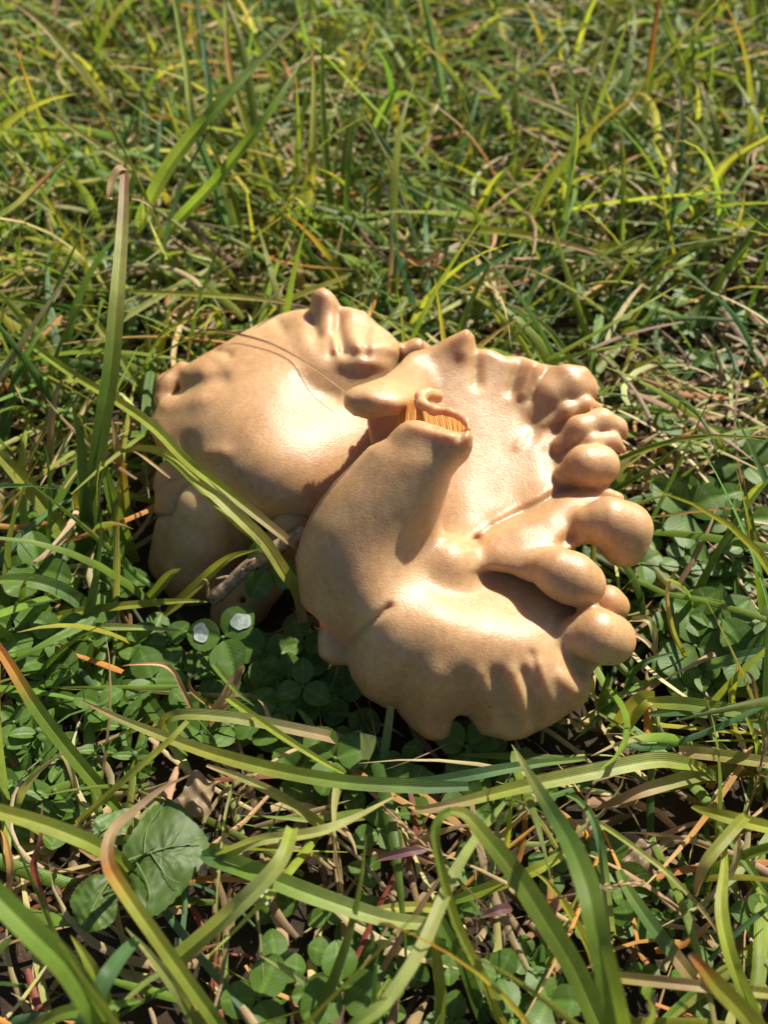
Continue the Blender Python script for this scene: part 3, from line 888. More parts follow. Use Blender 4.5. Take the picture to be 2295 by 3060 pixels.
def pick_cols(n, M, table):
    """table: (weight, base colour, tip colour, where the tip colour starts)"""
    wts = np.array([t[0] for t in table]); k = rng.choice(len(table), n, p=wts / wts.sum())
    s = np.linspace(0, 1, M + 1)[None, :]
    b = np.array([PAL[t[1]] if isinstance(t[1], str) else t[1] for t in table])[k]; e = np.array([PAL[t[2]] for t in table])[k]; st = np.array([t[3] for t in table])[k][:, None]
    f = np.clip((s - st) / np.maximum(1 - st, 0.05), 0, 1)[..., None]
    c = b[:, None] * (1 - f) + e[:, None] * f
    return c * rng.uniform(0.7, 1.3, (n, 1, 1)) * rng.uniform(0.88, 1.12, (n, 1, 3))


def stuff_strips(name, label, n, dens, length, width, elev, bend, table, mat, floor=(0.002, 0.01), fold=0.4, M=8, lean=None, curl=0.6, taper_len=0.5):
    root, _, _ = scatter(n, dens)
    n = len(root)
    L = rng.uniform(*length, n) * rng.uniform(0.8, 1.2, n)
    Wd = rng.uniform(*width, n)
    e0 = np.radians(rng.uniform(*elev, n)); bd = np.radians(rng.uniform(*bend, n))
    az = rng.uniform(0, 2 * np.pi, n) if lean is None else rng.normal(lean[0], lean[1], n)
    cu = rng.normal(0, curl, n)
    fl = rng.uniform(*floor, n)
    P, ok = strips(root, L, Wd, e0, bd, az, None, None, M=M, floor=fl, curl=cu)
    n = len(P)
    tw = np.stack([rng.uniform(-0.7, 0.7, n), rng.normal(0, 0.9, n)], 1)
    V, Fc, C, UV = strip_mesh(P, Wd[ok], tw, pick_cols(n, M, table), fold, taper_len)
    o = mesh_obj(name, V, Fc, mat, col=C, uv=UV)
    tag(o, label, None, None, 'stuff')
    print(name, n, len(Fc))
    return o


def litter_zone(px, py):
    return np.maximum.reduce([blob(px, py, 2080, 1330, 330, 300), 0.8 * blob(px, py, 1950, 1120, 300, 130), 0.75 * blob(px, py, 1250, 2900, 900, 400)])


def clover_zone(px, py):
    return np.maximum.reduce([blob(px, py, 2120, 1800, 260, 330), blob(px, py, 760, 2000, 380, 190), 0.7 * blob(px, py, 1250, 2250, 350, 160), 0.6 * blob(px, py, 1500, 2850, 700, 300), 0.5 * blob(px, py, 250, 2150, 280, 250), 0.5 * blob(px, py, 150, 1650, 250, 250), 0.45 * blob(px, py, 2050, 950, 300, 160)])


def grass_dens(px, py):
    d = 1 - 0.93 * litter_zone(px, py) - 0.75 * clover_zone(px, py)
    d = np.where(py > 2200, d * 0.45, d)
    return np.clip(d, 0.02, 1)


GREEN = [(4, 'g', 'g', 0.5), (3, 'g', 'y', 0.3), (3, 'y', 'y', 0.5), (1.5, 'b', 'b', 0.5), (1.2, 'g', 'd', 0.6), (1.0, 'y', 'o', 0.6), (0.8, 'p', 'd', 0.4), (1.2, 'k', 'g', 0.2)]
stuff_strips('grass', 'green and yellowing turf grass around the mushrooms', 15500, grass_dens, (0.05, 0.12), (0.0022, 0.0046), (25, 88), (15, 100), GREEN, M_BLADE, floor=(0.003, 0.02))
stuff_strips('long_grass', 'long broad grass leaves leaning through the turf', 2600, lambda a, b: np.where(b > 1900, 0.05, np.clip(grass_dens(a, b), 0, 1)), (0.07, 0.15), (0.0035, 0.0062), (12, 75), (10, 80), GREEN, M_BLADE, floor=(0.01, 0.035), M=10)
stuff_strips('short_grass', 'short fine grass low in the turf', 16000, lambda a, b: np.clip(grass_dens(a, b) + 0.12, 0, 1), (0.02, 0.055), (0.0012, 0.0028), (10, 80), (10, 90), [(3, 'k', 'g', 0.3), (3, 'g', 'y', 0.5), (1.2, 'b', 'b', 0.5), (1.3, 'd', 'd', 0.5), (0.8, 't', 'd', 0.5)], M_BLADE, floor=(0.002, 0.015), M=5)
stuff_strips('dry_grass', 'tan and brown dead grass matted low in the turf', 19000, lambda a, b: np.clip(0.38 + 0.6 * litter_zone(a, b) - 0.3 * clover_zone(a, b), 0.05, 1), (0.03, 0.10), (0.0010, 0.0030), (2, 45), (10, 70), [(3, 'd', 'd', 0.5), (2.5, 't', 'd', 0.4), (1.2, 'o', 'd', 0.5), (1, 'p', 'd', 0.3), (0.6, 'r', 't', 0.4)], M_STRAW, floor=(0.001, 0.016), curl=1.1, M=7)
stuff_strips('dead_grass', 'tan and orange dead grass standing through the turf', 3600, lambda a, b: np.clip(0.9 - clover_zone(a, b) - np.where(b > 1700, 0.6, 0), 0.03, 1), (0.04, 0.11), (0.0014, 0.0034), (15, 75), (20, 130), [(3, 'd', 'd', 0.5), (2, 'o', 'd', 0.5), (2, 't', 'd', 0.4), (2, 'p', 'd', 0.3)], M_STRAW, floor=(0.012, 0.04), curl=1.3, M=9)
stuff_strips('plant_litter', 'short brown bits of plant litter covering the soil', 26000, lambda a, b: np.clip(0.55 + 0.45 * litter_zone(a, b), 0, 1), (0.008, 0.035), (0.0012, 0.0042), (-4, 30), (0, 40), [(3, 't', 't', 0.5), (2, 'd', 't', 0.4), (1.5, (0.10, 0.065, 0.035), 't', 0.5), (1.0, 'd', 'd', 0.5), (0.6, 'p', 'd', 0.3)], M_STRAW, floor=(0.000, 0.006), curl=0.9, M=3, taper_len=0.3)
# ------------------------------------------------------------------ single blades that can be picked out
G = [(0, 'g'), (1, 'g')]; GY = [(0, 'g'), (0.6, 'y'), (1, 'y')]; GD = [(0, 'g'), (0.7, 'y'), (0.85, 'd'), (1, 't')]; B = [(0, 'b'), (1, 'b')]; Y = [(0, 'y'), (1, 'y')]
YD = [(0, 'y'), (0.6, 'p'), (0.8, 'd'), (1, 't')]; P_ = [(0, 'p'), (1, 'p')]; D = [(0, 'd'), (1, 'd')]; YO = [(0, 'y'), (0.6, 'y'), (0.85, 'o'), (1, 't')]; DT = [(0, 't'), (0.4, 'd'), (1, 't')]
K = [(0, 'k'), (1, 'g')]; GO = [(0, 'g'), (0.55, 'y'), (0.8, 'o'), (1, 'o')]; BG = [(0, 'b'), (1, 'g')]

# beside and across the left mushroom
blade([(232, 1735), (262, 1560), (293, 1343), (330, 1110), (348, 900), (365, 680), (372, 500)], (0.2, 3, 6, 8.5, 10, 11), 52, [(0, 'k'), (0.5, 'g'), (0.8, 'p'), (0.95, 't'), (1, 't')], 'tall broad upright green blade with a dry tip left of the domed mushroom', fold=0.55, taper=(0.6, 0.45), up=0.1)
blade([(372, 502), (352, 505), (334, 540), (326, 590), (345, 588)], (11, 11.2, 10.6, 10.2), 22, DT, 'curled brown dry tip hanging from the tall upright blade', name='dry_curl', cat='dry leaf', mat=M_STRAW, taper=(1, 0.1))
blade([(392, 592), (425, 600), (455, 622), (452, 655)], (9.6, 9.4, 8.8), 10, DT, 'thin brown dry curl beside the tall upright blade', name='dry_curl', cat='dry leaf', mat=M_STRAW)
blade([(888, 1640), (850, 1606), (700, 1487), (600, 1412), (543, 1364), (456, 1275), (347, 1198), (217, 1120), (110, 1045), (49, 1001)], (3.6, 4.6, 5.6, 5.9, 5.6, 5.0, 4.6, 4.2, 4), 34, [(0, 't'), (0.1, 'd'), (0.2, 'y'), (0.8, 'y'), (1, 'g')], 'long yellow-green blade lying across the domed mushroom cap', fold=0.6, taper=(0.6, 0.5))
blade([(905, 1861), (888, 1769), (845, 1704), (791, 1621), (725, 1556), (650, 1486), (584, 1426), (525, 1372), (454, 1344), (400, 1342), (366, 1350)], (2.6, 3.2, 4.2, 5.0, 5.5, 5.6, 5.2, 4.6, 4), 42, [(0, 't'), (0.12, 'y'), (0.5, 'p'), (0.75, 'y'), (1, 'y')], 'broad folded pale green blade draped over the domed cap edge and twig', fold=0.6, taper=(0.7, 0.25))
blade([(778, 1628), (682, 1540), (595, 1453), (519, 1383), (470, 1352)], (4.6, 5.1, 5.2, 4.8, 4.4), 24, [(0, 'y'), (0.3, 'g'), (1, 'g')], 'narrow green blade under the pale draped blade', fold=0.3, taper=(0.3, 0.2))
blade([(225, 1720), (255, 1560), (250, 1446), (239, 1315), (212, 1196)], (0.2, 2.5, 4, 5.2, 6), 40, [(0, 'k'), (1, 'g')], 'pointed dark green blade at the foot of the tall upright blade', fold=0.5, up=0.15)
blade([(405, 1680), (347, 1533), (315, 1413), (285, 1305)], (0.3, 2.6, 4, 5), 36, G, 'pointed upright green blade between the tall blade and the pale stems', fold=0.5, up=0.15)
blade([(420, 1740), (347, 1652), (282, 1576), (228, 1516), (233, 1467), (262, 1438), (300, 1424)], (0.4, 1.6, 2.6, 3.4, 3.8, 3.9), 28, GY, 'green blade with its tip curled back in a hook left of the pale stems', fold=0.4)
blade([(378, 1620), (374, 1533), (364, 1424), (347, 1321), (331, 1234)], (0.5, 1.6, 3, 4.2, 5), 32, [(0, 'k'), (0.4, 'y'), (0.6, 'o'), (0.68, 'd'), (1, 't')], 'blade dying from orange to tan behind the pointed upright blade', fold=0.5)
blade([(215, 1640), (184, 1587), (81, 1451), (0, 1364), (-60, 1300)], (0.5, 1.5, 3, 4, 4.4), 52, GY, 'broad green blade leaning in above the hairy round leaf', fold=0.5)
blade([(190, 1600), (90, 1480), (10, 1400), (-50, 1350)], (0.3, 1.0, 1.8, 2.2), 40, B, 'blue-green blade under the broad leaning blade', fold=0.4)
blade([(285, 1840), (206, 1777), (109, 1739), (0, 1733), (-80, 1745)], (0.6, 2.0, 2.8, 3, 3), 48, BG, 'broad arched blue-green blade over dark clover left of the twig', fold=0.5)
blade([(80, 1862), (244, 1826), (434, 1804), (550, 1796), (632, 1799)], (1.4, 1.8, 2.0, 2.0, 1.8), 26, Y, 'bright thin blade reaching to the twig end', fold=0.4)
blade([(425, 1808), (470, 1760), (510, 1715), (539, 1700)], (1.3, 2.0, 2.6, 2.9), 34, [(0, 'g'), (1, 'y')], 'short bright leaf-like blade standing against the broad pale stem', fold=0.4, taper=(0.4, 0))
blade([(490, 1840), (560, 1775), (625, 1715), (690, 1665), (775, 1640)], (1.2, 1.9, 2.6, 3.4, 3.9), 34, Y, 'bright blade running alongside the twig', fold=0.4, taper=(0.4, 0))
blade([(60, 1900), (160, 1884), (271, 1874), (420, 1876), (564, 1886)], (1.0, 1.4, 1.6, 1.6, 1.4), 26, [(0, 'g'), (1, 'p')], 'pale straight blade lying flat above the spotted clover', fold=0.4)
blade([(440, 1215), (380, 1104), (304, 990), (250, 919), (179, 827)], (1.0, 2.4, 3.4, 4.2, 5), 24, GY, 'slender yellow-green blade leaning left behind the tall upright blade', fold=0.4)
blade([(446, 1170), (450, 1136), (483, 1028), (510, 909)], (1, 2, 3.4, 5), 24, Y, 'short bright yellow-green blade standing by the domed cap shoulder', fold=0.4, up=0.2)
blade([(206, 1140), (239, 1077), (326, 985), (412, 925), (553, 843), (650, 790)], (2, 2.4, 3.2, 3.4, 3.4, 3), 22, [(0, 'd'), (0.2, 'p'), (1, 'p')], 'pale dry-based blade crossing behind the tall upright blade', fold=0.4, taper=(0.8, 0.3))
blade([(147, 1424), (150, 1340), (152, 1261), (165, 1190), (179, 1147), (205, 1130)], (0.6, 1.6, 2.6, 3.4, 4, 4), 24, [(0, 'y'), (0.4, 'd'), (1, 't')], 'withered tan blade standing left of the hooked blade', fold=0.5, mat=M_STRAW)
blade([(60, 1500), (90, 1370), (110, 1310), (140, 1270)], (0.5, 1.6, 2.0, 2.2), 18, DT, 'crinkled tan dead blade low in the left turf', mat=M_STRAW)
blade([(400, 873), (500, 876), (617, 882), (780, 895), (905, 914), (960, 935)], (4.6, 5, 5.2, 5, 4.8, 4.4), 17, [(0, 'y'), (0.5, 'y'), (0.75, 't'), (1, 't')], 'level blade browning at its tip just behind the domed cap', fold=0.3)
blade([(560, 1090), (566, 1030), (590, 996), (617, 986), (704, 998), (801, 1025), (888, 1069), (970, 1123), (1030, 1170)], (3.2, 4.2, 4.9, 5.3, 5.7, 6.15, 6.35, 6.3, 6.1), 9, [(0, 'd'), (0.3, 'r'), (0.5, 't'), (1, 'd')], 'thin reddish dry stalk arching over the domed cap', name='dry_stalk', cat='grass stalk', taper=(0.6, 0.4), mat=M_STRAW)
blade([(508, 1428), (460, 1390), (420, 1360), (378, 1338)], (4.0, 3.9, 3.6, 3.4), 9, DT, 'short thin brown stalk in front of the folded cap flap', name='dry_stalk', cat='grass stalk', mat=M_STRAW)
blade([(470, 1500), (420, 1490), (350, 1465), (300, 1450)], (1.6, 1.8, 2.0, 2.0), 20, GY, 'small green blade touching the cap flap from the left', fold=0.4)
blade([(800, 945), (852, 901), (970, 852), (1040, 825)], (3, 4.5, 5.2, 5.6), 21, [(0, 'y'), (1, 'p')], 'bright yellow blade slanting up behind the knobbed cap edge', fold=0.5, taper=(0.5, 0.6))
blade([(1290, 1030), (1240, 985), (1190, 965), (1120, 945)], (2.6, 3.4, 3.8, 4), 24, G, 'green blade behind the gap between the two mushrooms', fold=0.3)
blade([(1180, 1010), (1280, 985), (1360, 968)], (2.4, 3, 3.2), 18, B, 'short blue-green blade behind the pointed cap tooth', fold=0.3)

# turf behind, left
TB = 'single blades in the turf behind the mushrooms'
blade([(395, 720), (409, 693), (450, 596), (513, 485), (624, 346), (762, 194), (929, 28)], (1, 3, 6, 8, 10, 11, 12), 44, [(0, 'y'), (0.25, 'g'), (0.8, 'g'), (1, 't')], 'longest broad green blade slanting right with a thin brown tip', TB, fold=0.5, taper=(0.5, 0), up=0.3)
blade([(370, 845), (388, 818), (530, 660), (644, 541), (748, 409), (832, 298), (929, 132)], (0.5, 1.5, 4, 6.5, 8.5, 9.5, 10.5), 36, G, 'broad green blade slanting right below the longest slanting blade', TB, fold=0.5, taper=(0.5, 0), up=0.3)
blade([(905, 790), (908, 748), (926, 600), (932, 485), (938, 277), (932, 139)], (0.5, 1.2, 4, 6, 8, 9), 26, [(0, 'g'), (0.4, 'y'), (0.85, 'y'), (0.93, 'o'), (1, 't')], 'upright yellow-green blade with an orange tip', TB, fold=0.4, up=0.2)
blade([(845, 700), (832, 658), (790, 527), (741, 388), (686, 208), (672, 0), (668, -60)], (0.5, 1.2, 4, 6, 8, 10, 11), 24, [(0, 'g'), (0.4, 'y'), (0.6, 'y'), (0.7, 'o'), (0.8, 'y'), (1, 'p')], 'yellow blade with an orange band leaning left out of the turf', TB, fold=0.4, taper=(0.6, 0.3), up=0.3)
blade([(710, 780), (700, 735), (665, 644), (638, 534), (575, 360), (554, 194), (520, 0), (510, -50)], (0.5, 1, 3, 5, 7.5, 9, 10.5, 11), 24, [(0, 'b'), (0.5, 'b'), (0.6, 'y'), (1, 'g')], 'slim blue-green blade yellowing towards its leaning top', TB, fold=0.5, taper=(0.6, 0.3), up=0.3)
blade([(650, 560), (640, 500), (631, 333), (610, 159), (589, 0)], (1, 2, 5, 7, 8), 18, B, 'thin blue-green blade standing behind crossed blades', TB, fold=0.5, taper=(0.6, 0.3))
blade([(400, 430), (381, 395), (312, 298), (229, 194), (125, 76), (70, 30), (28, 0)], (1, 2, 5, 7, 8.5, 8.8, 8.8), 24, [(0, 'y'), (0.6, 'p'), (0.75, 'd'), (1, 't')], 'yellow blade with long withered brown tip drooping left', TB, fold=0.5, taper=(0.6, 0.2))
blade([(540, 590), (520, 575), (381, 492), (243, 402), (104, 305)], (1.5, 2, 4.5, 6, 7), 22, [(0, 'p'), (0.8, 'p'), (1, 'd')], 'pale flat blade lying left across the turf', TB, fold=0.5, taper=(0.6, 0.1))
blade([(-60, 710), (0, 648), (60, 605), (111, 556), (201, 471)], (4, 6, 7.5, 8.5, 10), 34, [(0, 'g'), (0.5, 'p'), (0.8, 't'), (1, 't')], 'grey-green blade with a brown point entering from the side', TB, fold=0.4, taper=(1, 0))
blade([(352, 780), (340, 769), (243, 693), (125, 610), (0, 541), (-60, 510)], (1, 1.4, 3.4, 5, 6, 6.5), 17, [(0, 'g'), (1, 'p')], 'narrow stem-like green blade slanting left over the turf', TB, fold=0.5, taper=(0.6, 0.4))
blade([(880, 225), (693, 187), (560, 178), (416, 180), (250, 185), (69, 208)], (3, 4, 4.6, 4.6, 4, 3.4), 17, [(0, 'p'), (0.5, 'y'), (1, 'b')], 'thin blade lying level across the turf near the top', TB, fold=0.4)
blade([(905, 870), (901, 855), (882, 770), (858, 710), (846, 690)], (1.5, 2, 3.4, 4.2, 4.5), 30, D, 'crumpled pale tan dead leaf standing behind the domed cap', fold=0.8, name='dry_leaf', cat='dry leaf', mat=M_STRAW, taper=(0.4, 0.1))
blade([(905, 560), (915, 520), (922, 480), (925, 440)], (2, 3, 4, 4.6), 20, [(0, 'o'), (1, 'o')], 'orange dead blade beside the upright orange-tipped blade', mat=M_STRAW)
for i, (pts, zs, w, c) in enumerate([
    ([(870, 700), (862, 640), (872, 570), (880, 550)], (1, 3, 4.6, 5), 16, Y), ([(60, 920), (52, 800), (58, 680)], (1, 3, 5), 18, G), ([(250, 540), (262, 450), (268, 370)], (1, 4, 6), 14, GY),
    ([(340, 640), (300, 520), (262, 420)], (1, 3, 5), 22, G), ([(590, 620), (570, 520), (505, 330), (490, 290)], (1, 3, 6, 7), 20, GY), ([(860, 560), (800, 420), (770, 360)], (1, 4, 5), 22, Y),
    ([(960, 380), (1010, 270), (1060, 150), (1110, 60)], (1, 3.5, 5, 6), 20, GY), ([(1080, 300), (1090, 180), (1110, 90)], (1, 3, 5), 18, G), ([(1010, 720), (1060, 640), (1090, 560)], (1, 2.6, 4), 20, G),
    ([(180, 380), (110, 300), (30, 200), (10, 185)], (1, 3, 4.6, 5), 18, G), ([(520, 830), (480, 740), (470, 640)], (1, 3, 4.6), 26, GY), ([(130, 900), (160, 760), (230, 660)], (1, 3, 4.4), 26, GY),
    ([(700, 840), (640, 800), (545, 760)], (1.4, 2.4, 2.8), 20, G), ([(90, 830), (190, 860), (330, 872), (400, 870)], (2, 3, 3, 2.6), 18, G), ([(300, 900), (270, 820), (200, 760)], (1, 2.5, 3.4), 22, K),
    ([(1600, 470), (1570, 330), (1560, 250)], (1, 3, 5), 18, B), ([(1480, 640), (1540, 520), (1620, 400)], (1, 3, 4.6), 20, GY), ([(2200, 560), (2260, 400), (2290, 320)], (1, 3, 5), 20, GY),
    ([(1780, 560), (1760, 430), (1740, 330)], (1, 3, 5), 18, Y), ([(2140, 480), (2150, 320), (2200, 170)], (1, 4, 6), 18, GY), ([(1420, 560), (1400, 460), (1410, 340)], (1, 3, 4.6), 16, GY)]):
    blade(pts, zs, w, c, 'ordinary short upright green blade in the turf behind the mushrooms', 'short upright blades behind the mushrooms', fold=0.45, up=0.3, tw=(rng.uniform(-30, 30), rng.uniform(-40, 40)))

# turf behind, right
blade([(1340, 380), (1336, 345), (1323, 276), (1295, 124), (1267, 0), (1258, -50)], (1, 2, 4, 7, 9, 10), 26, B, 'slim blue-green blade rising straight behind the pointed cap tooth', TB, fold=0.5, taper=(0.6, 0.3), up=0.3)
blade([(1900, 450), (1909, 414), (1944, 172), (1971, 0), (1978, -50)], (1, 2, 6, 8.5, 9), 17, [(0, 'g'), (0.4, 'y'), (0.55, 'o'), (1, 't')], 'slim blade turning orange-brown in its upper half', TB, fold=0.5, taper=(0.6, 0.3))
blade([(2088, 360), (2081, 324), (2040, 200), (1992, 90), (1930, 30), (1874, 0)], (1, 2, 5, 7, 7.5, 7.5), 19, [(0, 'y'), (0.5, 'g'), (1, 'b')], 'arched green blade bending left near the top of the turf', TB, fold=0.5)
blade([(2140, 290), (2137, 262), (2109, 159), (2040, 55), (2000, 10)], (1, 2, 4.5, 6, 6), 15, [(0, 'b'), (1, 'b')], 'shiny thin grey-green blade beside the arched one', TB, fold=0.3)
blade([(1355, 570), (1364, 538), (1454, 380), (1502, 304), (1592, 207), (1702, 104)], (1, 2, 5, 6, 7, 7.6), 21, [(0, 'y'), (0.5, 'g'), (1, 'k')], 'dark-topped blade slanting right across the far turf', TB, fold=0.5)
blade([(1870, 435), (1847, 421), (1702, 338), (1564, 283), (1530, 275)], (1.6, 2, 4, 5, 5), 23, [(0, 'y'), (0.5, 'p'), (0.85, 'd'), (1, 't')], 'flat pale blade with tan tip lying left in far turf', TB, fold=0.4)
blade([(1855, 860), (1861, 656), (1864, 483), (1850, 345)], (0.5, 3.6, 6, 7.6), 17, GY, 'thin upright green blade alone over dark gap in turf', TB, fold=0.5, up=0.3)
blade([(1480, 690), (1467, 676), (1380, 620), (1288, 587), (1171, 531)], (2, 2.6, 4.4, 5, 5.4), 30, [(0, 'y'), (0.5, 'g'), (1, 'b')], 'broad green blade lying left above the domed cap', TB, fold=0.4)
blade([(1281, 672), (1495, 692), (1600, 708), (1702, 733), (1800, 765), (1880, 810)], (4, 4.6, 4.6, 4.4, 4, 3.2), 26, [(0, 'g'), (0.4, 'y'), (0.7, 'd'), (1, 't')], 'long level blade turning tan behind the dish-like cap', fold=0.4, taper=(0.5, 0))
blade([(1770, 742), (1806, 742), (1900, 738), (1970, 738)], (3, 3.4, 3.6, 3.4), 42, Y, 'short wide bright yellow-green blade lying level behind the cap', fold=0.3, taper=(0.7, 0.7))
blade([(2030, 850), (2026, 821), (1992, 656), (1978, 545)], (0.6, 1.2, 4.4, 6.5), 15, Y, 'thin crooked yellow-green blade standing over a dark hollow', fold=0.5)
blade([(2060, 665), (2075, 642), (2171, 497), (2295, 414), (2340, 380)], (0.6, 1.4, 5, 7, 8), 28, GY, 'broad green blade fanning right over the dark hollow', fold=0.5)
blade([(1300, 910), (1316, 897), (1412, 821), (1509, 759), (1560, 735)], (2.6, 3, 4.5, 5.2, 5.4), 27, B, 'grey-green blade slanting up behind the cap tooth', fold=0.5, taper=(0.4, 0.2))
blade([(2010, 712), (2090, 708), (2171, 711), (2230, 700)], (2.6, 3.2, 3.2, 3), 19, YO, 'level yellow blade with orange end near the dark hollow', fold=0.4)
blade([(1178, 738), (1220, 770), (1254, 790), (1300, 765), (1323, 757), (1305, 785), (1283, 802), (1275, 850)], (4, 4, 4.2, 4.6, 4.8, 4.6, 4.2, 3.4), 18, [(0, 'o'), (0.5, 't'), (1, 't')], 'curly orange dead leaf behind the gap between the caps', name='dry_curl', cat='dry leaf', fold=0.6, mat=M_STRAW)
blade([(1330, 885), (1426, 842), (1500, 836), (1530, 850), (1570, 845), (1590, 870)], (3.4, 4.6, 5, 4.8, 4.6, 4), 14, [(0, 'y'), (0.5, 't'), (1, 't')], 'thin wavy brown-ended blade above the cap tooth', fold=0.5)
blade([(1160, 880), (1170, 780), (1172, 670), (1180, 620)], (2, 4, 5.5, 6), 14, D, 'thin upright tan dead stem behind the gap between the caps', mat=M_STRAW, name='dry_stalk', cat='grass stalk')
blade([(1880, 1005), (1930, 960), (1960, 925), (1980, 905)], (2, 3, 3.6, 4), 20, [(0, 'g'), (1, 'b')], 'short grey-green blade beyond the ruffled rim', fold=0.4)
blade([(2040, 1140), (2090, 1080), (2150, 1030)], (1.6, 2.2, 2.6), 22, [(0, 'b'), (1, 'g')], 'dull green blade standing in the straw', fold=0.4)
blade([(1850, 1120), (1900, 1095), (1960, 1070), (1990, 1050)], (2, 2.6, 3, 3.1), 16, [(0, 'g'), (0.6, 'y'), (1, 'o')], 'short blade with orange tip beside the top ruffles', fold=0.4)
blade([(1850, 1375), (1930, 1345), (2010, 1315), (2090, 1280)], (2.6, 3, 3, 2.6), 16, [(0, 'g'), (0.6, 'y'), (1, 'o')], 'green and orange blade poking out from under the ruffled toes', fold=0.4)
blade([(1825, 1480), (1870, 1425), (1900, 1390)], (1, 2, 2.4), 22, G, 'green blade tucked under the ruffled toes', fold=0.4)

# right side: clover and straw
blade([(2088, 2045), (2053, 1970), (2012, 1888), (1994, 1782), (2005, 1730), (2020, 1700)], (0.5, 1.6, 3, 4, 4.4, 4.6), 18, [(0, 'y'), (0.5, 'y'), (0.75, 'd'), (1, 't')], 'crooked yellow blade with a dry point rising from clover', fold=0.5)
blade([(1940, 1545), (2010, 1538), (2082, 1529), (2206, 1521), (2235, 1580), (2250, 1650), (2256, 1690)], (3, 3.4, 3.6, 3.6, 2.8, 1.8, 1), 8, [(0, 'y'), (0.3, 'o'), (1, 't')], 'thin orange bent grass stem right of the swollen lobe', name='dry_stalk', cat='grass stalk', fold=0.2, taper=(0.8, 0.6))
blade([(1868, 2080), (1888, 2017), (1935, 1976), (2012, 1953)], (0.8, 1.8, 2.4, 2.4), 20, [(0, 'k'), (1, 'b')], 'arched dark green blade below the round lobe', fold=0.5, taper=(0.8, 0.5))
blade([(2090, 1995), (2150, 1982), (2212, 1964), (2295, 1947), (2350, 1935)], (1.4, 2.4, 2.8, 3, 3), 36, B, 'broad blue-green blade lying level at the edge of clover', fold=0.5, taper=(0.3, 0.8))
blade([(2196, 2200), (2188, 2082), (2200, 2029), (2206, 1985)], (1, 2.4, 3.2, 3.8), 22, [(0, 'y'), (0.7, 'y'), (1, 'o')], 'short upright yellow blade with an orange tip right of the apron', fold=0.5, up=0.2)
blade([(1850, 2180), (1890, 2125), (1925, 2092), (1960, 2085)], (1.2, 2, 2.4, 2.4), 64, Y, 'very wide short folded yellow-green blade beside the apron', fold=0.6, taper=(0.9, 0.6))
blade([(1935, 2100), (2030, 2102), (2112, 2112), (2200, 2125), (2295, 2141), (2360, 2150)], (2.4, 2.8, 3, 3, 2.8, 2.6), 44, [(0, 'y'), (0.3, 'g'), (1, 'g')], 'wide green blade running level right from the folded one', fold=0.4, taper=(0.7, 0.8))
blade([(1940, 2135), (2050, 2125), (2180, 2145), (2300, 2170), (2360, 2180)], (1.6, 2.2, 2.2, 2.0, 1.8), 32, B, 'shaded blue-green blade just below the wide level one', fold=0.4, taper=(0.4, 0.8))
blade([(1790, 2130), (1810, 2060), (1818, 2010)], (0.8, 1.8, 2.4), 24, G, 'narrow green blade standing against the apron edge', fold=0.4)
blade([(1830, 2150), (1836, 2090), (1844, 2050)], (0.8, 1.6, 2.2), 22, G, 'second narrow green blade standing near the apron edge', fold=0.4)
blade([(1780, 2125), (1850, 2165), (1920, 2205), (1990, 2215)], (2.2, 2.4, 2.2, 1.6), 9, YD, 'thin yellow stalk crossing below the apron edge', fold=0.3, name='dry_stalk', cat='grass stalk')
blade([(1890, 1850), (1930, 1850), (1950, 1870), (1960, 1930), (1955, 1980)], (2.2, 2.6, 2.6, 2, 1.4), 22, [(0, 'd'), (0.5, 'p'), (1, 'd')], 'bent tan dead blade right of the paired round lobes', fold=0.4, mat=M_STRAW)
blade([(1890, 1890), (1930, 1915), (1960, 1950), (1980, 1985)], (1.8, 2, 1.8, 1.2), 14, D, 'thin tan dead blade under the paired round lobes', mat=M_STRAW)
blade([(2258, 2200), (2262, 2120), (2250, 2030), (2215, 1995)], (0.6, 2, 3, 3.2), 18, DT, 'withered brown strip standing at the far right', mat=M_STRAW)

# in front of the mushrooms
blade([(1400, 2350), (1300, 2352), (1245, 2350), (1037, 2338), (830, 2303), (622, 2248), (415, 2172), (300, 2122), (235, 2089)], (3.4, 3.6, 3.7, 3.9, 4, 4, 3.6, 3.2, 3), 46, [(0, 'b'), (0.35, 'g'), (0.6, 'y'), (0.8, 'p'), (0.92, 'd'), (1, 't')], 'longest blade lying level in front of the apron, brown at its tip', fold=0.5, taper=(0.6, 0))
blade([(1080, 2345), (1253, 2341), (1400, 2318), (1495, 2300), (1620, 2280), (1750, 2268)], (2.8, 3.2, 3.4, 3.4, 3.2, 2.8), 36, [(0, 'b'), (0.5, 'b'), (1, 'g')], 'blue-green blade resting just below the apron rim', fold=0.5, taper=(0.5, 0.3))
blade([(2110, 2296), (2020, 2276), (1943, 2274), (1771, 2307), (1564, 2350), (1378, 2397), (1260, 2420)], (2.2, 3, 3.4, 3.8, 4, 3.8, 3.4), 50, [(0, 'y'), (0.4, 'p'), (0.75, 'y'), (0.9, 'd'), (1, 'd')], 'broad pale green ridged blade lying across in front of the apron', fold=0.5, taper=(0.5, 0.35))
blade([(2140, 2320), (2095, 2316), (1943, 2357), (1840, 2395), (1778, 2420)], (1.8, 2.2, 2.8, 2.6, 2.2), 42, [(0, 'g'), (0.4, 'p'), (0.6, 'd'), (1, 't')], 'blade half green half brown below the broad ridged blade', fold=0.5, taper=(0.6, 0.1))
blade([(2030, 2246), (2120, 2254), (2210, 2266), (2300, 2280), (2360, 2290)], (2.4, 2.8, 3, 3, 3), 40, [(0, 'd'), (0.5, 'y'), (1, 'd')], 'yellowed blade lying level right of the ridged blade', fold=0.4, taper=(0.8, 0.8))
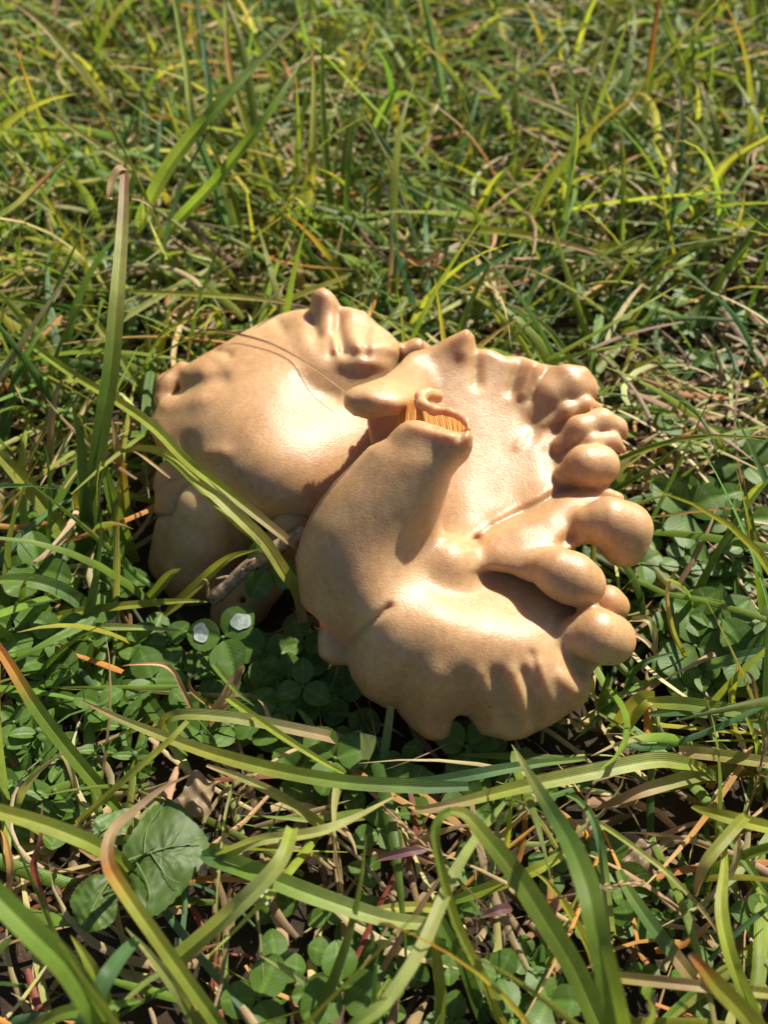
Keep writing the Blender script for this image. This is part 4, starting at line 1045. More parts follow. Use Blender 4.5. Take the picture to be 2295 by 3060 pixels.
blade([(1240, 2420), (1330, 2415), (1440, 2385), (1560, 2368)], (1.6, 2.2, 2.6, 2.8), 24, [(0, 'p'), (0.3, 'd'), (1, 'y')], 'dry-ended yellow blade beneath the broad ridged blade', fold=0.4, taper=(0.8, 0.3))
blade([(1075, 2230), (1000, 2205), (901, 2183), (735, 2150), (600, 2135), (527, 2137), (490, 2155), (480, 2190)], (1.2, 2, 2.8, 3.4, 3.6, 3.4, 3, 2.6), 38, [(0, 't'), (0.25, 'd'), (0.5, 'p'), (0.9, 'y'), (1, 'y')], 'yellow-brown blade bent over below the spotted clover', fold=0.4, taper=(0.3, 0.8))
blade([(680, 2085), (700, 2100), (818, 2183), (936, 2259), (1030, 2312)], (2.2, 2.6, 4.0, 4.0, 3.0), 24, Y, 'narrow yellow-green blade crossing the bent yellow-brown one', fold=0.5, taper=(0.8, 0.4))
blade([(360, 2428), (263, 2315), (173, 2204), (97, 2100), (30, 1990), (-30, 1900)], (1.0, 2.4, 3.4, 4.2, 4.8, 5), 44, [(0, 'g'), (0.6, 'g'), (0.8, 'o'), (1, 'o')], 'broad green blade turning orange as it leans left', fold=0.5, taper=(0.5, 0.5))
blade([(400, 2640), (347, 2571), (277, 2523), (139, 2467), (0, 2426), (-80, 2405)], (2, 4, 5, 5.6, 6, 6.2), 52, [(0, 'g'), (1, 'y')], 'broad bright blade reaching over the wrinkled leaf', fold=0.5, taper=(0.4, 0.8))
blade([(690, 3120), (651, 3060), (568, 2945), (471, 2807), (374, 2668), (322, 2575), (333, 2488), (388, 2433), (485, 2356), (568, 2315)], (3.6, 4.4, 5.4, 6, 6.4, 6.4, 6.0, 5.4, 4.8), 46, [(0, 'g'), (0.45, 'y'), (0.56, 'o'), (0.66, 'd'), (1, 't')], 'blade kinked over the wrinkled leaf with a long tan end', fold=0.5, taper=(1, 0.0))
blade([(310, 3060), (270, 2994), (194, 2883), (104, 2793), (0, 2689), (-60, 2630)], (6, 7, 8, 8.6, 9, 9), 78, G, 'widest out of focus green blade in the near corner', fold=0.5, taper=(0.9, 0.9))
blade([(480, 2900), (541, 2855), (693, 2724), (800, 2620), (850, 2550), (873, 2474)], (2, 3, 5, 5.6, 5.6, 5.2), 56, [(0, 'g'), (0.6, 'p'), (1, 'y')], 'wide green blade rising to a sharp fold in front', fold=0.5, taper=(0.6, 0.7))
blade([(650, 2560), (700, 2538), (783, 2509), (880, 2498), (970, 2481), (1060, 2446), (1150, 2398), (1200, 2370)], (3.6, 4.2, 4.8, 5, 5, 4.6, 4, 3.4), 34, [(0, 'g'), (0.3, 'p'), (0.8, 'p'), (0.95, 'd'), (1, 't')], 'twisted pale blade crossing the sharp fold', fold=0.6, tw=(-30, 50))
blade([(990, 2490), (930, 2445), (866, 2398), (749, 2336), (617, 2287)], (2, 3, 3.4, 3.4, 3), 32, [(0, 'y'), (0.8, 'p'), (1, 'd')], 'short bright blade lying above the wrinkled leaf', fold=0.5, taper=(0.5, 0.3))
blade([(600, 2553), (640, 2562), (762, 2606), (936, 2675), (1150, 2745), (1280, 2760)], (3, 3.6, 4.2, 4.4, 4, 3), 60, [(0, 'b'), (0.3, 'g'), (1, 'p')], 'very broad green blade lying across the straw in front', fold=0.5, taper=(0.3, 0.6))
blade([(230, 2465), (243, 2447), (381, 2322), (499, 2218), (560, 2155)], (2, 2.4, 4, 4.6, 4.6), 22, [(0, 't'), (0.2, 'y'), (1, 'y')], 'narrow ribbed stalk slanting up from the wrinkled leaf', fold=0.3, taper=(0.9, 0.7))
blade([(1860, 3120), (1847, 3060), (1826, 2962), (1785, 2790), (1757, 2652), (1702, 2514), (1619, 2376), (1530, 2224)], (5, 6, 7, 8, 8, 7.5, 6.5, 5), 78, [(0, 'g'), (0.5, 'g'), (0.75, 'k'), (1, 'p')], 'large glossy green blade pointing up at the apron rim', fold=0.4, taper=(1, 0))
blade([(1560, 3120), (1502, 3059), (1447, 2928), (1364, 2755), (1316, 2583), (1300, 2490), (1318, 2440), (1350, 2424)], (1.2, 2, 3.6, 5, 6, 6.4, 6.6, 6.6), 30, [(0, 'o'), (0.15, 'y'), (1, 'g')], 'slim rising half of the hooped blade in front', fold=0.5, taper=(0.8, 0.9))
blade([(1820, 3110), (1792, 3060), (1716, 2893), (1633, 2755), (1536, 2604), (1440, 2486), (1390, 2432), (1345, 2424)], (1.8, 2.4, 3.6, 4.6, 5.6, 6.4, 6.6, 6.6), 72, [(0, 'g'), (0.7, 'g'), (1, 'y')], 'broad ribbed falling half of the hooped blade in front', fold=0.25, taper=(1, 0.3))
blade([(1020, 3120), (1067, 3060), (1150, 2997), (1253, 2845), (1309, 2721), (1357, 2611), (1426, 2500), (1509, 2397)], (6, 6.4, 6.4, 6, 5.6, 5.2, 4.6, 4), 42, [(0, 'g'), (0.5, 'p'), (1, 'g')], 'long pale blade slanting up behind the hooped blade', fold=0.5, taper=(1, 0.3))
blade([(1835, 2800), (1826, 2776), (1799, 2548), (1771, 2445), (1730, 2392), (1690, 2372)], (1, 1.4, 3.6, 4, 3.8, 3.6), 28, [(0, 'p'), (0.5, 'b'), (1, 'g')], 'bent blade with a pale stem right of the glossy blade', fold=0.5, taper=(0.8, 0.4))
blade([(2290, 3120), (2254, 3060), (2150, 2949), (2100, 2890), (2061, 2852)], (5, 5.6, 6.2, 6.4, 6.4), 62, [(0, 'g'), (0.6, 'y'), (0.85, 'o'), (1, 't')], 'green blade with a blunt orange tip near the corner', fold=0.5, taper=(1, 0.25), up=0.3)
blade([(2285, 3110), (2226, 2962), (2185, 2859), (2157, 2721), (2165, 2600), (2171, 2486)], (3, 4, 4.4, 4.4, 4, 3.4), 44, GY, 'upright green blade beside the blunt orange-tipped one', fold=0.5, taper=(1, 0))
blade([(1830, 2915), (1854, 2921), (2047, 2942), (2200, 2958), (2330, 2972)], (3, 3.2, 3.6, 3.6, 3.4), 36, [(0, 'y'), (0.4, 'd'), (1, 'y')], 'thick yellow stem lying level near the corner', fold=0.7, taper=(0.9, 0.9))
blade([(2350, 2485), (2295, 2472), (2185, 2445), (2110, 2425), (2068, 2410)], (3.4, 3.6, 3.8, 3.6, 3.2), 42, Y, 'broad bright blade reaching in level from the right edge', fold=0.5, taper=(1, 0.2))
blade([(2230, 2440), (2199, 2472), (2116, 2569), (2085, 2640), (2081, 2680)], (4, 4.4, 4.6, 4, 3.4), 36, [(0, 'y'), (0.5, 'y'), (0.7, 'd'), (1, 't')], 'drooping blade yellow above and brown below', fold=0.5, taper=(0.8, 0.1))
blade([(2190, 2440), (2205, 2520), (2190, 2600), (2130, 2670), (2095, 2700)], (3.6, 3.6, 3.2, 2.6, 2.2), 20, DT, 'shrivelled brown strip hanging by the drooping blade', mat=M_STRAW, fold=0.7)
blade([(1760, 2455), (1799, 2465), (1909, 2541), (2012, 2624), (2116, 2741), (2160, 2810)], (2.4, 2.6, 2.8, 2.8, 2.4, 2), 17, [(0, 'y'), (0.5, 'p'), (1, 't')], 'thin stalk running down right past the crumpled brown leaf', fold=0.4, taper=(0.8, 0.5), name='grass_stalk', cat='grass stalk')
blade([(2100, 2960), (2047, 2893), (1943, 2755), (1874, 2652), (1850, 2600)], (1, 1.6, 2.4, 2.6, 2.6), 46, [(0, 'g'), (0.3, 'd'), (0.38, 'b'), (1, 'g')], 'ribbed blade with a tan patch behind the glossy blade', fold=0.3, taper=(0.8, 0.5))
blade([(1450, 3060), (1426, 2997), (1384, 2879), (1322, 2755), (1300, 2690)], (0.8, 1.2, 2.4, 3.4, 3.8), 42, K, 'dark green blade under the hooped blade', fold=0.5, taper=(0.9, 0.2))
blade([(1310, 3080), (1316, 2962), (1300, 2824), (1296, 2760)], (0.8, 1.8, 2.8, 3), 36, GY, 'short green blade standing left of the hooped blade', fold=0.5, taper=(0.9, 0.3))
blade([(640, 3130), (589, 3060), (527, 2959), (443, 2848), (374, 2772)], (1.5, 2.4, 3.8, 4.8, 5.2), 36, [(0, 'g'), (1, 'p')], 'pointed pale-tipped blade left of the kinked blade', fold=0.5, taper=(1, 0))
blade([(230, 3100), (249, 3060), (312, 2932), (360, 2860), (409, 2807)], (5.5, 6, 6.4, 6, 5.4), 56, B, 'blurred blue-grey blade crossing the near corner blades', fold=0.5, taper=(1, 0.5))
blade([(350, 3120), (335, 3060), (290, 2930), (255, 2860), (210, 2795)], (3, 3.6, 4.6, 5, 5.2), 46, GY, 'green blade leaning left in the near corner', fold=0.5, taper=(1, 0))
blade([(70, 3090), (180, 3030), (300, 3010), (420, 2990)], (4, 4.6, 4.6, 4), 40, [(0, 'y'), (0.5, 'g'), (1, 'g')], 'level blade low in the near corner', fold=0.5, taper=(1, 0.2))
blade([(970, 2980), (963, 2973), (866, 2904), (776, 2855)], (1, 1.2, 2.6, 3.4), 26, [(0, 'b'), (1, 'p')], 'small pointed blade sticking out of the straw', fold=0.4, taper=(0.7, 0))
blade([(1128, 2360), (1134, 2340), (1149, 2250), (1163, 2150), (1168, 2110)], (0.6, 0.9, 1.6, 2.2, 2.4), 28, [(0, 'b'), (0.5, 'b'), (1, 'p')], 'pale blue-green blade standing under the apron rim', fold=0.5, taper=(0.8, 0.8), up=0.2)
blade([(1510, 2560), (1520, 2480), (1532, 2372)], (0.8, 2, 3), 18, Y, 'small bright leaf-like blade under the ridged blade', fold=0.4)
blade([(1680, 2560), (1620, 2460), (1570, 2410), (1535, 2398)], (0.8, 2.2, 2.8, 3), 14, P_, 'round pale stem bent under the ridged blade', fold=0.7, name='grass_stalk', cat='grass stalk')
blade([(1780, 2900), (1760, 2830), (1700, 2720), (1640, 2640), (1590, 2600)], (1, 1.6, 2.6, 3.2, 3.2), 26, Y, 'yellow-green blade between hooped and glossy blades', fold=0.5)
blade([(1360, 2690), (1500, 2640), (1600, 2600), (1690, 2550)], (1.6, 2.4, 2.8, 2.8), 36, GY, 'flat green blade crossing beneath the hooped blade', fold=0.4, taper=(0.7, 0.7))
blade([(1330, 2720), (1250, 2710), (1150, 2715), (1080, 2730)], (1.6, 2.2, 2.4, 2.2), 30, [(0, 'y'), (1, 'p')], 'pale flat blade lying left of the hooped blade', fold=0.4)
blade([(1140, 2900), (1200, 2800), (1250, 2720), (1330, 2600)], (1.2, 2, 2.6, 3.2), 20, [(0, 't'), (1, 't')], 'straight reddish-brown dead blade by the hooped blade', mat=M_STRAW, taper=(0.9, 0.3))
blade([(2150, 2460), (2240, 2590), (2330, 2720)], (2.6, 3, 2.8), 26, G, 'green blade slanting down by the right edge', fold=0.5, taper=(0.8, 0.6))
blade([(2120, 2870), (2200, 2790), (2300, 2710), (2350, 2670)], (1.6, 2.2, 2.6, 2.6), 16, B, 'thin blue-green blade slanting up right near the corner', fold=0.4)
blade([(700, 2330), (672, 2440), (660, 2560), (648, 2700), (650, 2850)], (2, 2.2, 2.2, 2, 1.4), 10, P_, 'thin round pale stem hanging behind the wide folded blade', fold=0.8, name='grass_stalk', cat='grass stalk', taper=(0.9, 0.8))
blade([(20, 2700), (30, 2600), (15, 2510), (0, 2480)], (1.5, 2.6, 3, 3), 22, [(0, 't'), (1, 'o')], 'brown dead blade standing at the left edge', mat=M_STRAW)
blade([(150, 2790), (130, 2700), (110, 2640), (100, 2580), (120, 2500), (125, 2400)], (1, 1.8, 2.4, 2.8, 3.4, 3.8), 22, [(0, 'd'), (0.4, 'r'), (0.6, 'r'), (1, 't')], 'reddish-sheathed dead stem left of the wrinkled leaf', mat=M_STRAW, name='dry_stalk', cat='grass stalk')
blade([(240, 2420), (210, 2300), (165, 2210), (150, 2180)], (1, 2.4, 3, 3), 16, DT, 'brown dead blade behind the orange-ended blade', mat=M_STRAW)
blade([(620, 2160), (675, 2090), (715, 2010), (730, 1990)], (1.4, 2.0, 2.6, 2.9), 44, [(0, 'o'), (0.4, 'd'), (1, 't')], 'rolled orange-tan dead leaf standing in the shade below the clover', name='dry_leaf', cat='dry leaf', fold=0.9, mat=M_STRAW, taper=(0.9, 0.1))
blade([(575, 2125), (545, 2060), (520, 2010), (480, 1985), (400, 1985), (365, 1990)], (1.2, 1.8, 2.4, 2.8, 3, 3), 16, [(0, 't'), (0.7, 'd'), (1, 'o')], 'curved tan dead blade in the shade left of the spotted clover', fold=0.6, mat=M_STRAW)
blade([(650, 2125), (600, 2090), (570, 2060), (565, 2030), (590, 2010)], (1, 1.6, 2, 2.4, 2.6), 14, [(0, 'y'), (0.5, 't'), (1, 't')], 'knobbly brown stalk curling up in the shade', fold=0.8, name='dry_stalk', cat='grass stalk', mat=M_STRAW)
blade([(850, 2220), (810, 2160), (790, 2110), (770, 2090)], (1, 1.4, 1.8, 2.0), 14, D, 'tiny tan dead strip in the shade under the apron', mat=M_STRAW)
blade([(620, 1790), (622, 1760), (618, 1735), (604, 1728)], (1.8, 2.2, 2.6, 2.6), 8, D, 'tiny hooked tan strip at the twig end', mat=M_STRAW, name='dry_curl', cat='dry leaf')
# dark clover-side stems in shade
blade([(560, 1880), (620, 1960), (700, 2060), (760, 2110)], (1.2, 2, 2.4, 2.2), 22, G, 'green blade half hidden behind the spotted clover', fold=0.4)
blade([(430, 2080), (500, 2180), (560, 2260)], (1, 1.6, 1.8), 44, K, 'broad dark blade low under the longest level blade', fold=0.4)

# straw lying on the bare patch right of the rim
for i, (a, b_, w, c) in enumerate([
    ((2282, 1190), (2240, 1365), 24, 'p'), ((1880, 1090), (2060, 1165), 26, 'd'), ((2100, 1245), (2295, 1215), 22, 'd'), ((2130, 1285), (2290, 1300), 20, 'd'),
    ((1960, 1330), (2080, 1240), 14, 'd'), ((1850, 1455), (2040, 1440), 18, 'd'), ((1810, 1180), (1850, 1130), 24, 'd'), ((2060, 1150), (2240, 1070), 20, 't'), ((1980, 1120), (2100, 1200), 22, 'd'),
    ((2180, 1180), (2280, 1120), 16, 'd'), ((2020, 1260), (2040, 1450), 16, 'd'), ((2080, 1180), (2160, 1290), 20, 't'), ((1900, 1170), (1990, 1200), 18, 't'), ((2230, 1420), (2250, 1560), 18, 'd'), ((1930, 1210), (1960, 1330), 18, 't'),
    ((2060, 1100), (2250, 1150), 20, 'd'), ((1960, 1050), (2140, 1130), 18, 'd'), ((2140, 1340), (2290, 1370), 14, 't'), ((1990, 1390), (2120, 1360), 16, 'd'), ((1900, 1260), (2010, 1230), 14, 'd')]):
    mid = ((a[0] + b_[0]) / 2 + rng.uniform(-8, 8), (a[1] + b_[1]) / 2 + rng.uniform(-8, 8))
    z = rng.uniform(0.4, 1.1)
    blade([a, mid, b_], (z, z + 0.25, z + rng.uniform(-0.2, 0.5)), w, [(0, c), (1, 'd' if i % 3 else 'p')], 'piece of pale dry straw lying on the bare soil right of the ruffled rim', 'straws on the bare soil', name='straw', cat='straw', mat=M_STRAW, taper=(0.9, 0.7), fold=0.3)
# ------------------------------------------------------------------ clover and other leaves
def leaflet_mesh(name, L, Wd, notch=0.06, fold=0.25, serr=0.012, cup=0.0):
    """obovate leaflet along +Y from the origin"""
    nu, nv = 15, 9
    V, C, UV = [], [], []
    for i in range(nu):
        t = i / (nu - 1)
        half = Wd / 2 * (math.sin(math.pi * min(1, t ** 0.85 * 0.985 + 0.012)) ** 0.62)
        for j in range(nv):
            s = j / (nv - 1) * 2 - 1
            hh = half * (1 + serr * (1 if (i % 2) else -1) * (abs(s) > 0.95))
            y = L * t - notch * L * (1 - abs(s)) ** 2 * (t > 0.93) + 0.04 * L * abs(s) * (1 - t)
            vein = -0.02 * L * (abs(s) < 0.05)
            V.append((s * hh, y, fold * abs(s) * half + vein - cup * L * (t - 0.5) ** 2 * 1.4))
            v = 1.0
            chev = math.exp(-((t - 0.50 - 0.16 * (1 - abs(s))) / 0.05) ** 2) * (abs(s) < 0.85)
            base = np.array((0.085, 0.160, 0.022))
            c = base * (1 - 0.5 * chev) + np.array((0.16, 0.24, 0.12)) * 0.5 * chev
            if abs(s) < 0.06: c = c * 1.5
            C.append(c); UV.append(((t - 0.4 * abs(s)) * 1.1, t))
    idx = np.arange(nu * nv).reshape(nu, nv)
    F = np.stack([idx[:-1, :-1], idx[:-1, 1:], idx[1:, 1:], idx[1:, :-1]], -1).reshape(-1, 4)
    return np.array(V), F, np.array(C), np.array(UV)


def data_from(name, V, F, C, UV, mat):
    o = mesh_obj(name, V, F, mat, col=C, uv=UV)
    me = o.data
    bpy.data.objects.remove(o)
    return me


def tube(path, radii, seg=7):
    path = np.asarray(path, float); n = len(path)
    T = np.gradient(path, axis=0); T /= np.linalg.norm(T, axis=1)[:, None] + 1e-12
    ref = np.array([0.3, 0.2, 0.93])
    A = np.cross(T, ref); A /= np.linalg.norm(A, axis=1)[:, None] + 1e-9
    Bn = np.cross(T, A)
    V = []
    for i in range(n):
        for k in range(seg):
            a = 2 * math.pi * k / seg
            V.append(path[i] + radii[i] * (A[i] * math.cos(a) + Bn[i] * math.sin(a)))
    F = []
    for i in range(n - 1):
        for k in range(seg):
            F.append((i * seg + k, i * seg + (k + 1) % seg, (i + 1) * seg + (k + 1) % seg, (i + 1) * seg + k))
    F.append(tuple(range(seg))[::-1]); F.append(tuple((n - 1) * seg + k for k in range(seg)))
    return np.array(V), F


LEAFLETS = [data_from('leaflet', *leaflet_mesh('leaflet', 1.0, w, nt, f, 0.02, c), M_LEAF) for w, nt, f, c in ((0.92, .05, .22, .12), (1.0, .08, .12, .2), (0.82, .04, .4, .1), (0.95, .06, -.15, -.1))]


def simple(V, F, col):
    return V, F, np.tile(np.array(col), (len(V), 1)), np.zeros((len(V), 2))


sv, sf = tube([(0, 0, -1), (0.02, 0.02, -0.6), (0.0, 0.01, -0.25), (0, 0, 0)], [0.05] * 4, 6)
STALK = data_from('stalk', *simple(sv, sf, (0.12, 0.20, 0.06)), M_LEAF)


def link(name, data, parent, loc, rot, scale):
    o = bpy.data.objects.new(name, data)
    COL.objects.link(o)
    o.parent = parent
    o.location = loc; o.rotation_euler = rot
    o.scale = scale if hasattr(scale, '__len__') else (scale,) * 3
    return o


def clover(px, py, z, size_px, rot, tilt=(0, 0), label=None, group=None, open_=0.35, kinds=None):
    p = at(px, py, z)
    dep = to_pixel(p)[2]
    L = size_px * float(dep) / FPX
    root = empty('clover_leaf', p)
    root.rotation_euler = (math.radians(tilt[0]), math.radians(tilt[1]), 0)
    for k in range(3):
        a = rot + k * 2 * math.pi / 3 + rng.uniform(-0.12, 0.12)
        e = rng.uniform(-0.1, open_)
        link('leaflet', LEAFLETS[kinds[k] if kinds else rng.integers(0, 4)], root, (-math.sin(a) * L * 0.04, math.cos(a) * L * 0.04, 0), (e, rng.uniform(-.15, .15), a), L * rng.uniform(0.88, 1.1))
    h = max(p[2] * 1.05, 0.004)
    link('stalk', STALK, root, (0, 0, 0), (-root.rotation_euler[0] + rng.uniform(-.12, .12), -root.rotation_euler[1] + rng.uniform(-.12, .12), rng.uniform(0, 6)), (0.016, 0.016, h))
    tag(root, label, 'clover', group)
    return root


def r_(d): return math.radians(d)


# clover leaves that stand out
clover(665, 1905, 2.3, 118, r_(-40), (25, 0), 'clover leaf with white blotches on two leaflets below the twig', kinds=(0, 0, 0))
spot_root = [o for o in COL.objects if o.name.startswith('clover_leaf')][-1]
clover(800, 1700, 3.0, 95, r_(10), (50, -20), 'serrated clover leaf hanging between the draped blade and the folded column')
clover(790, 1960, 1.4, 110, r_(60), (20, 10), 'dark clover leaf in the shade right of the white-blotched clover')
clover(905, 2050, 1.6, 92, r_(0), (10, 0), 'pointed clover leaf in the shade under the apron lobe', open_=0.6, kinds=(2, 2, 2))
clover(1000, 2265, 1.8, 108, r_(40), (10, 0), 'flat round clover leaf below the apron above the long level blade', kinds=(1, 1, 0))
clover(1395, 2230, 1.0, 120, r_(180), (15, 0), 'dark clover leaf tucked into the notch of the apron rim')
clover(1020, 2940, 2.2, 130, r_(15), (10, 10), 'large clover leaf with grey-green surface over the straw in front', kinds=(1, 0, 1))
clover(770, 2985, 1.8, 120, r_(90), (10, 0), 'bright nibbled clover leaf between folded blade and large clover')
clover(110, 1700, 2.4, 110, r_(20), (20, 20), 'rounded hairy clover leaf below the broad leaning blade')
clover(40, 1880, 2.2, 120, r_(75), (10, 20), 'dark green clover leaf at the left edge under the arched blade')
clover(150, 1960, 1.4, 100, r_(120), (10, 0), 'clover leaf lying flat above the bent yellow-brown blade')
clover(330, 1760, 1.0, 110, r_(45), (10, 0), 'deep shaded clover leaf at the foot of the pale stems')
clover(455, 2030, 1.2, 100, r_(30), (0, 0), 'clover leaf in the dark between tan dead blade and spotted clover')
clover(1130, 2480, 1.4, 90, r_(0), (10, 0), 'small clover leaf beneath the twisted pale blade')
clover(1640, 2990, 1.6, 95, r_(20), (0, 0), 'clover leaf showing between the hooped blade halves')
clover(1490, 2920, 1.5, 95, r_(80), (0, 0), 'clover leaf under the slim rising half of the hooped blade')
clover(1830, 2600, 1.2, 120, r_(0), (10, 0), 'dark clover leaf in front of the crumpled brown leaf')
clover(2180, 1330, 1.8, 95, r_(60), (10, 0), 'bright clover leaf standing alone in the straw')
clover(2010, 1255, 1.6, 90, r_(30), (10, 0), 'dull clover leaf in the straw near the ruffled toes')
clover(2235, 1390, 1.8, 100, r_(-30), (10, 0), 'pale clover leaf by the upright straw')
clover(2050, 1530, 2.0, 120, r_(50), (15, 0), 'large clover leaf behind the thin orange bent stem')
clover(2080, 1930, 1.8, 125, r_(10), (15, 0), 'large clover leaf right of the round lobe below the crooked blade')
clover(2170, 1860, 2.0, 110, r_(70), (5, 0), 'upright clover leaf between crooked blade and right edge')
clover(2230, 1960, 1.8, 115, r_(30), (5, 0), 'clover leaf above the level blue-green blade')

# ordinary clover leaves: two patches whose leaves only their places tell apart
def patch(n, cx, cy, rx, ry, z, size, label, group):
    k = 0; tries = 0
    pts = []
    while k < n and tries < 4000:
        tries += 1
        a, r = rng.uniform(0, 2 * np.pi), math.sqrt(rng.uniform(0, 1))
        px, py = cx + rx * r * math.cos(a), cy + ry * r * math.sin(a)
        if not (-40 < px < PW + 40 and -40 < py < PH + 40): continue
        zz = rng.uniform(*z); s = rng.uniform(*size)
        w = at(px, py, zz)
        if any((px - q[0]) ** 2 + (py - q[1]) ** 2 < (s * 0.75) ** 2 for q in pts): continue
        dd = s * float(to_pixel(w)[2]) / FPX
        ring = w + dd * np.array([[math.cos(t), math.sin(t), 0] for t in np.linspace(0, 6.28, 9)] + [[0, 0, 0], [0, 0, .1]])
        stem = np.array([[w[0], w[1], w[2] * f] for f in (0.2, 0.5, 0.8)])
        if not clear_of_mushrooms(np.vstack([ring, stem])[None], hide=0.002, tall=False)[0]: continue
        pts.append((px, py))
        clover(px, py, zz, s, rng.uniform(0, 6.28), (rng.uniform(-5, 25), rng.uniform(-20, 20)), label, group)
        k += 1


patch(34, 2110, 1760, 230, 330, (0.6, 2.0), (55, 92), 'ordinary clover leaf in the sunny patch right of the swollen lobes', 'clover patch right of the lobes')
patch(26, 700, 2020, 360, 190, (0.5, 1.3), (70, 105), 'ordinary dark clover leaf in the shade below the pale stems', 'clover in the shade of the mushrooms')
patch(14, 1250, 2290, 380, 110, (0.5, 1.2), (70, 100), 'ordinary clover leaf low in the shade below the apron rim', 'clover below the apron')
patch(40, 1500, 2800, 800, 260, (0.4, 1.3), (55, 95), 'ordinary clover leaf low among the straw and blades in front', 'clover in the front turf')
patch(16, 130, 2150, 200, 330, (0.6, 1.8), (60, 100), 'ordinary clover leaf among the blades at the near left', 'clover in the left turf')
patch(14, 150, 1600, 180, 300, (0.5, 1.6), (50, 80), 'ordinary clover leaf low among blades left of the pale stems', 'clover left of the stems')
patch(14, 2080, 960, 220, 140, (0.6, 1.6), (40, 60), 'ordinary small clover leaf behind the straw patch', 'clover behind the straw')
patch(12, 1650, 930, 260, 90, (0.6, 1.6), (40, 60), 'ordinary small clover leaf just behind the ruffled rim', 'clover behind the ruffled rim')
patch(10, 300, 850, 240, 160, (0.8, 2.0), (45, 70), 'ordinary small clover leaf in the turf behind the domed cap', 'clover behind the domed cap')

# white blotches on the marked clover: thin patches on two leaflets
m_w, ns, ls = new_mat('leaf_blotch')
o_ = node(ns, 'ShaderNodeOutputMaterial'); b_ = node(ns, 'ShaderNodeBsdfPrincipled')
tc_ = node(ns, 'ShaderNodeTexCoord'); n_ = node(ns, 'ShaderNodeTexNoise', i_Scale=9.0, i_Detail=4.0)
rr_ = ramp(ns, [(0.35, (0.20, 0.26, 0.20)), (0.65, (0.38, 0.42, 0.37))])
ls.new(tc_.outputs['Object'], n_.inputs['Vector']); ls.new(n_.outputs['Fac'], rr_.inputs['Fac']); ls.new(rr_.outputs['Color'], b_.inputs['Base Color']); b_.inputs['Roughness'].default_value = 0.7
ls.new(b_.outputs[0], o_.inputs[0])
lf = [c for c in spot_root.children if c.name.startswith('leaflet')]
for q, c in enumerate(lf[:2]):
    V = []; F = []
    K, R = 28, 4
    for i in range(R + 1):
        for k in range(K):
            a = 2 * math.pi * k / K
            rad = i / R * (1 + 0.14 * math.sin(a * 2 + q) + 0.06 * math.sin(a * 5 + 2 * q))
            x, y = 0.24 * rad * math.cos(a) + 0.05, 0.58 + 0.25 * rad * math.sin(a)
            half = 0.46 * math.sin(math.pi * min(1, y ** 0.85 * 0.985 + 0.012)) ** 0.62
            V.append((x, y, 0.22 * abs(x) - 0.12 * (y - 0.5) ** 2 * 1.4 + 0.034))
    for i in range(R):
        for k in range(K):
            F.append((i * K + k, i * K + (k + 1) % K, (i + 1) * K + (k + 1) % K, (i + 1) * K + k))
    bo = mesh_obj('blotch', V, F, m_w)
    bo.parent = c

# broad leaves traced from their outlines
def outline_leaf(name, outline, centre, zfun, label, base_col, crinkle=0.0006, cat='leaf', mat=None, dome=0.002, rib=None, seed=0, serr=0.0, fr=1.0):
    O = catmull(np.array([(p[0], p[1], 0) for p in outline] + [(outline[0][0], outline[0][1], 0)], float), 72)[:-1, :2]
    nr = 12
    rs = np.random.default_rng(seed)
    ph = rs.uniform(0, 6, 8)
    V, C, UV = [], [], []
    c0 = np.array(centre, float)
    for i in range(nr + 1):
        f = i / nr
        for k, o in enumerate(O):
            e = 1 + (serr * (1 if k % 2 else -1) if i == nr else 0)
            q = c0 + (o - c0) * f * e
            w = at(q[0], q[1], zfun(q[0], q[1]))
            u, v = w[0] * 1000 * fr, w[1] * 1000 * fr
            cr = (math.sin(u * 1.1 + ph[0] + 1.4 * math.sin(v * .8 + ph[1])) * math.sin(v * 1.2 + ph[2] + math.sin(u * .9 + ph[3])) + .5 * math.sin(u * 2.3 + ph[4]) * math.sin(v * 2.1 + ph[5]))
            w = w + np.array([0, 0, crinkle * cr * (0.3 + 0.7 * f) - dome * f * f * (1 + 0.4 * math.sin(k * .35 + ph[6]))])
            V.append(w); C.append(np.array(base_col) * (1 + 0.12 * cr)); UV.append((0.02 * f, f))
    n = len(O)
    F = []
    for i in range(nr):
        for k in range(n):
            F.append((i * n + k, i * n + (k + 1) % n, (i + 1) * n + (k + 1) % n, (i + 1) * n + k))
    root = empty(name, at(centre[0], centre[1], 0))
    b = mesh_obj('leaf_blade', V, F, mat or M_LEAF, root, col=np.array(C), uv=np.array(UV))
    if rib:
        for j, line in enumerate(rib):
            pth = catmull(np.array([at(p[0], p[1], zfun(p[0], p[1])) + np.array([0, 0, 0.0004]) for p in line]), 14)
            vv, ff = tube(pth, np.linspace(0.00045, 0.00015, 14) * (1 if j == 0 else 0.6), 6)
            mesh_obj('leaf_vein', vv, ff, M_LEAF, root, col=np.tile(np.array((0.17, 0.25, 0.07)), (len(vv), 1)), uv=np.zeros((len(vv), 2)))
    tag(root, label, cat)
    return root


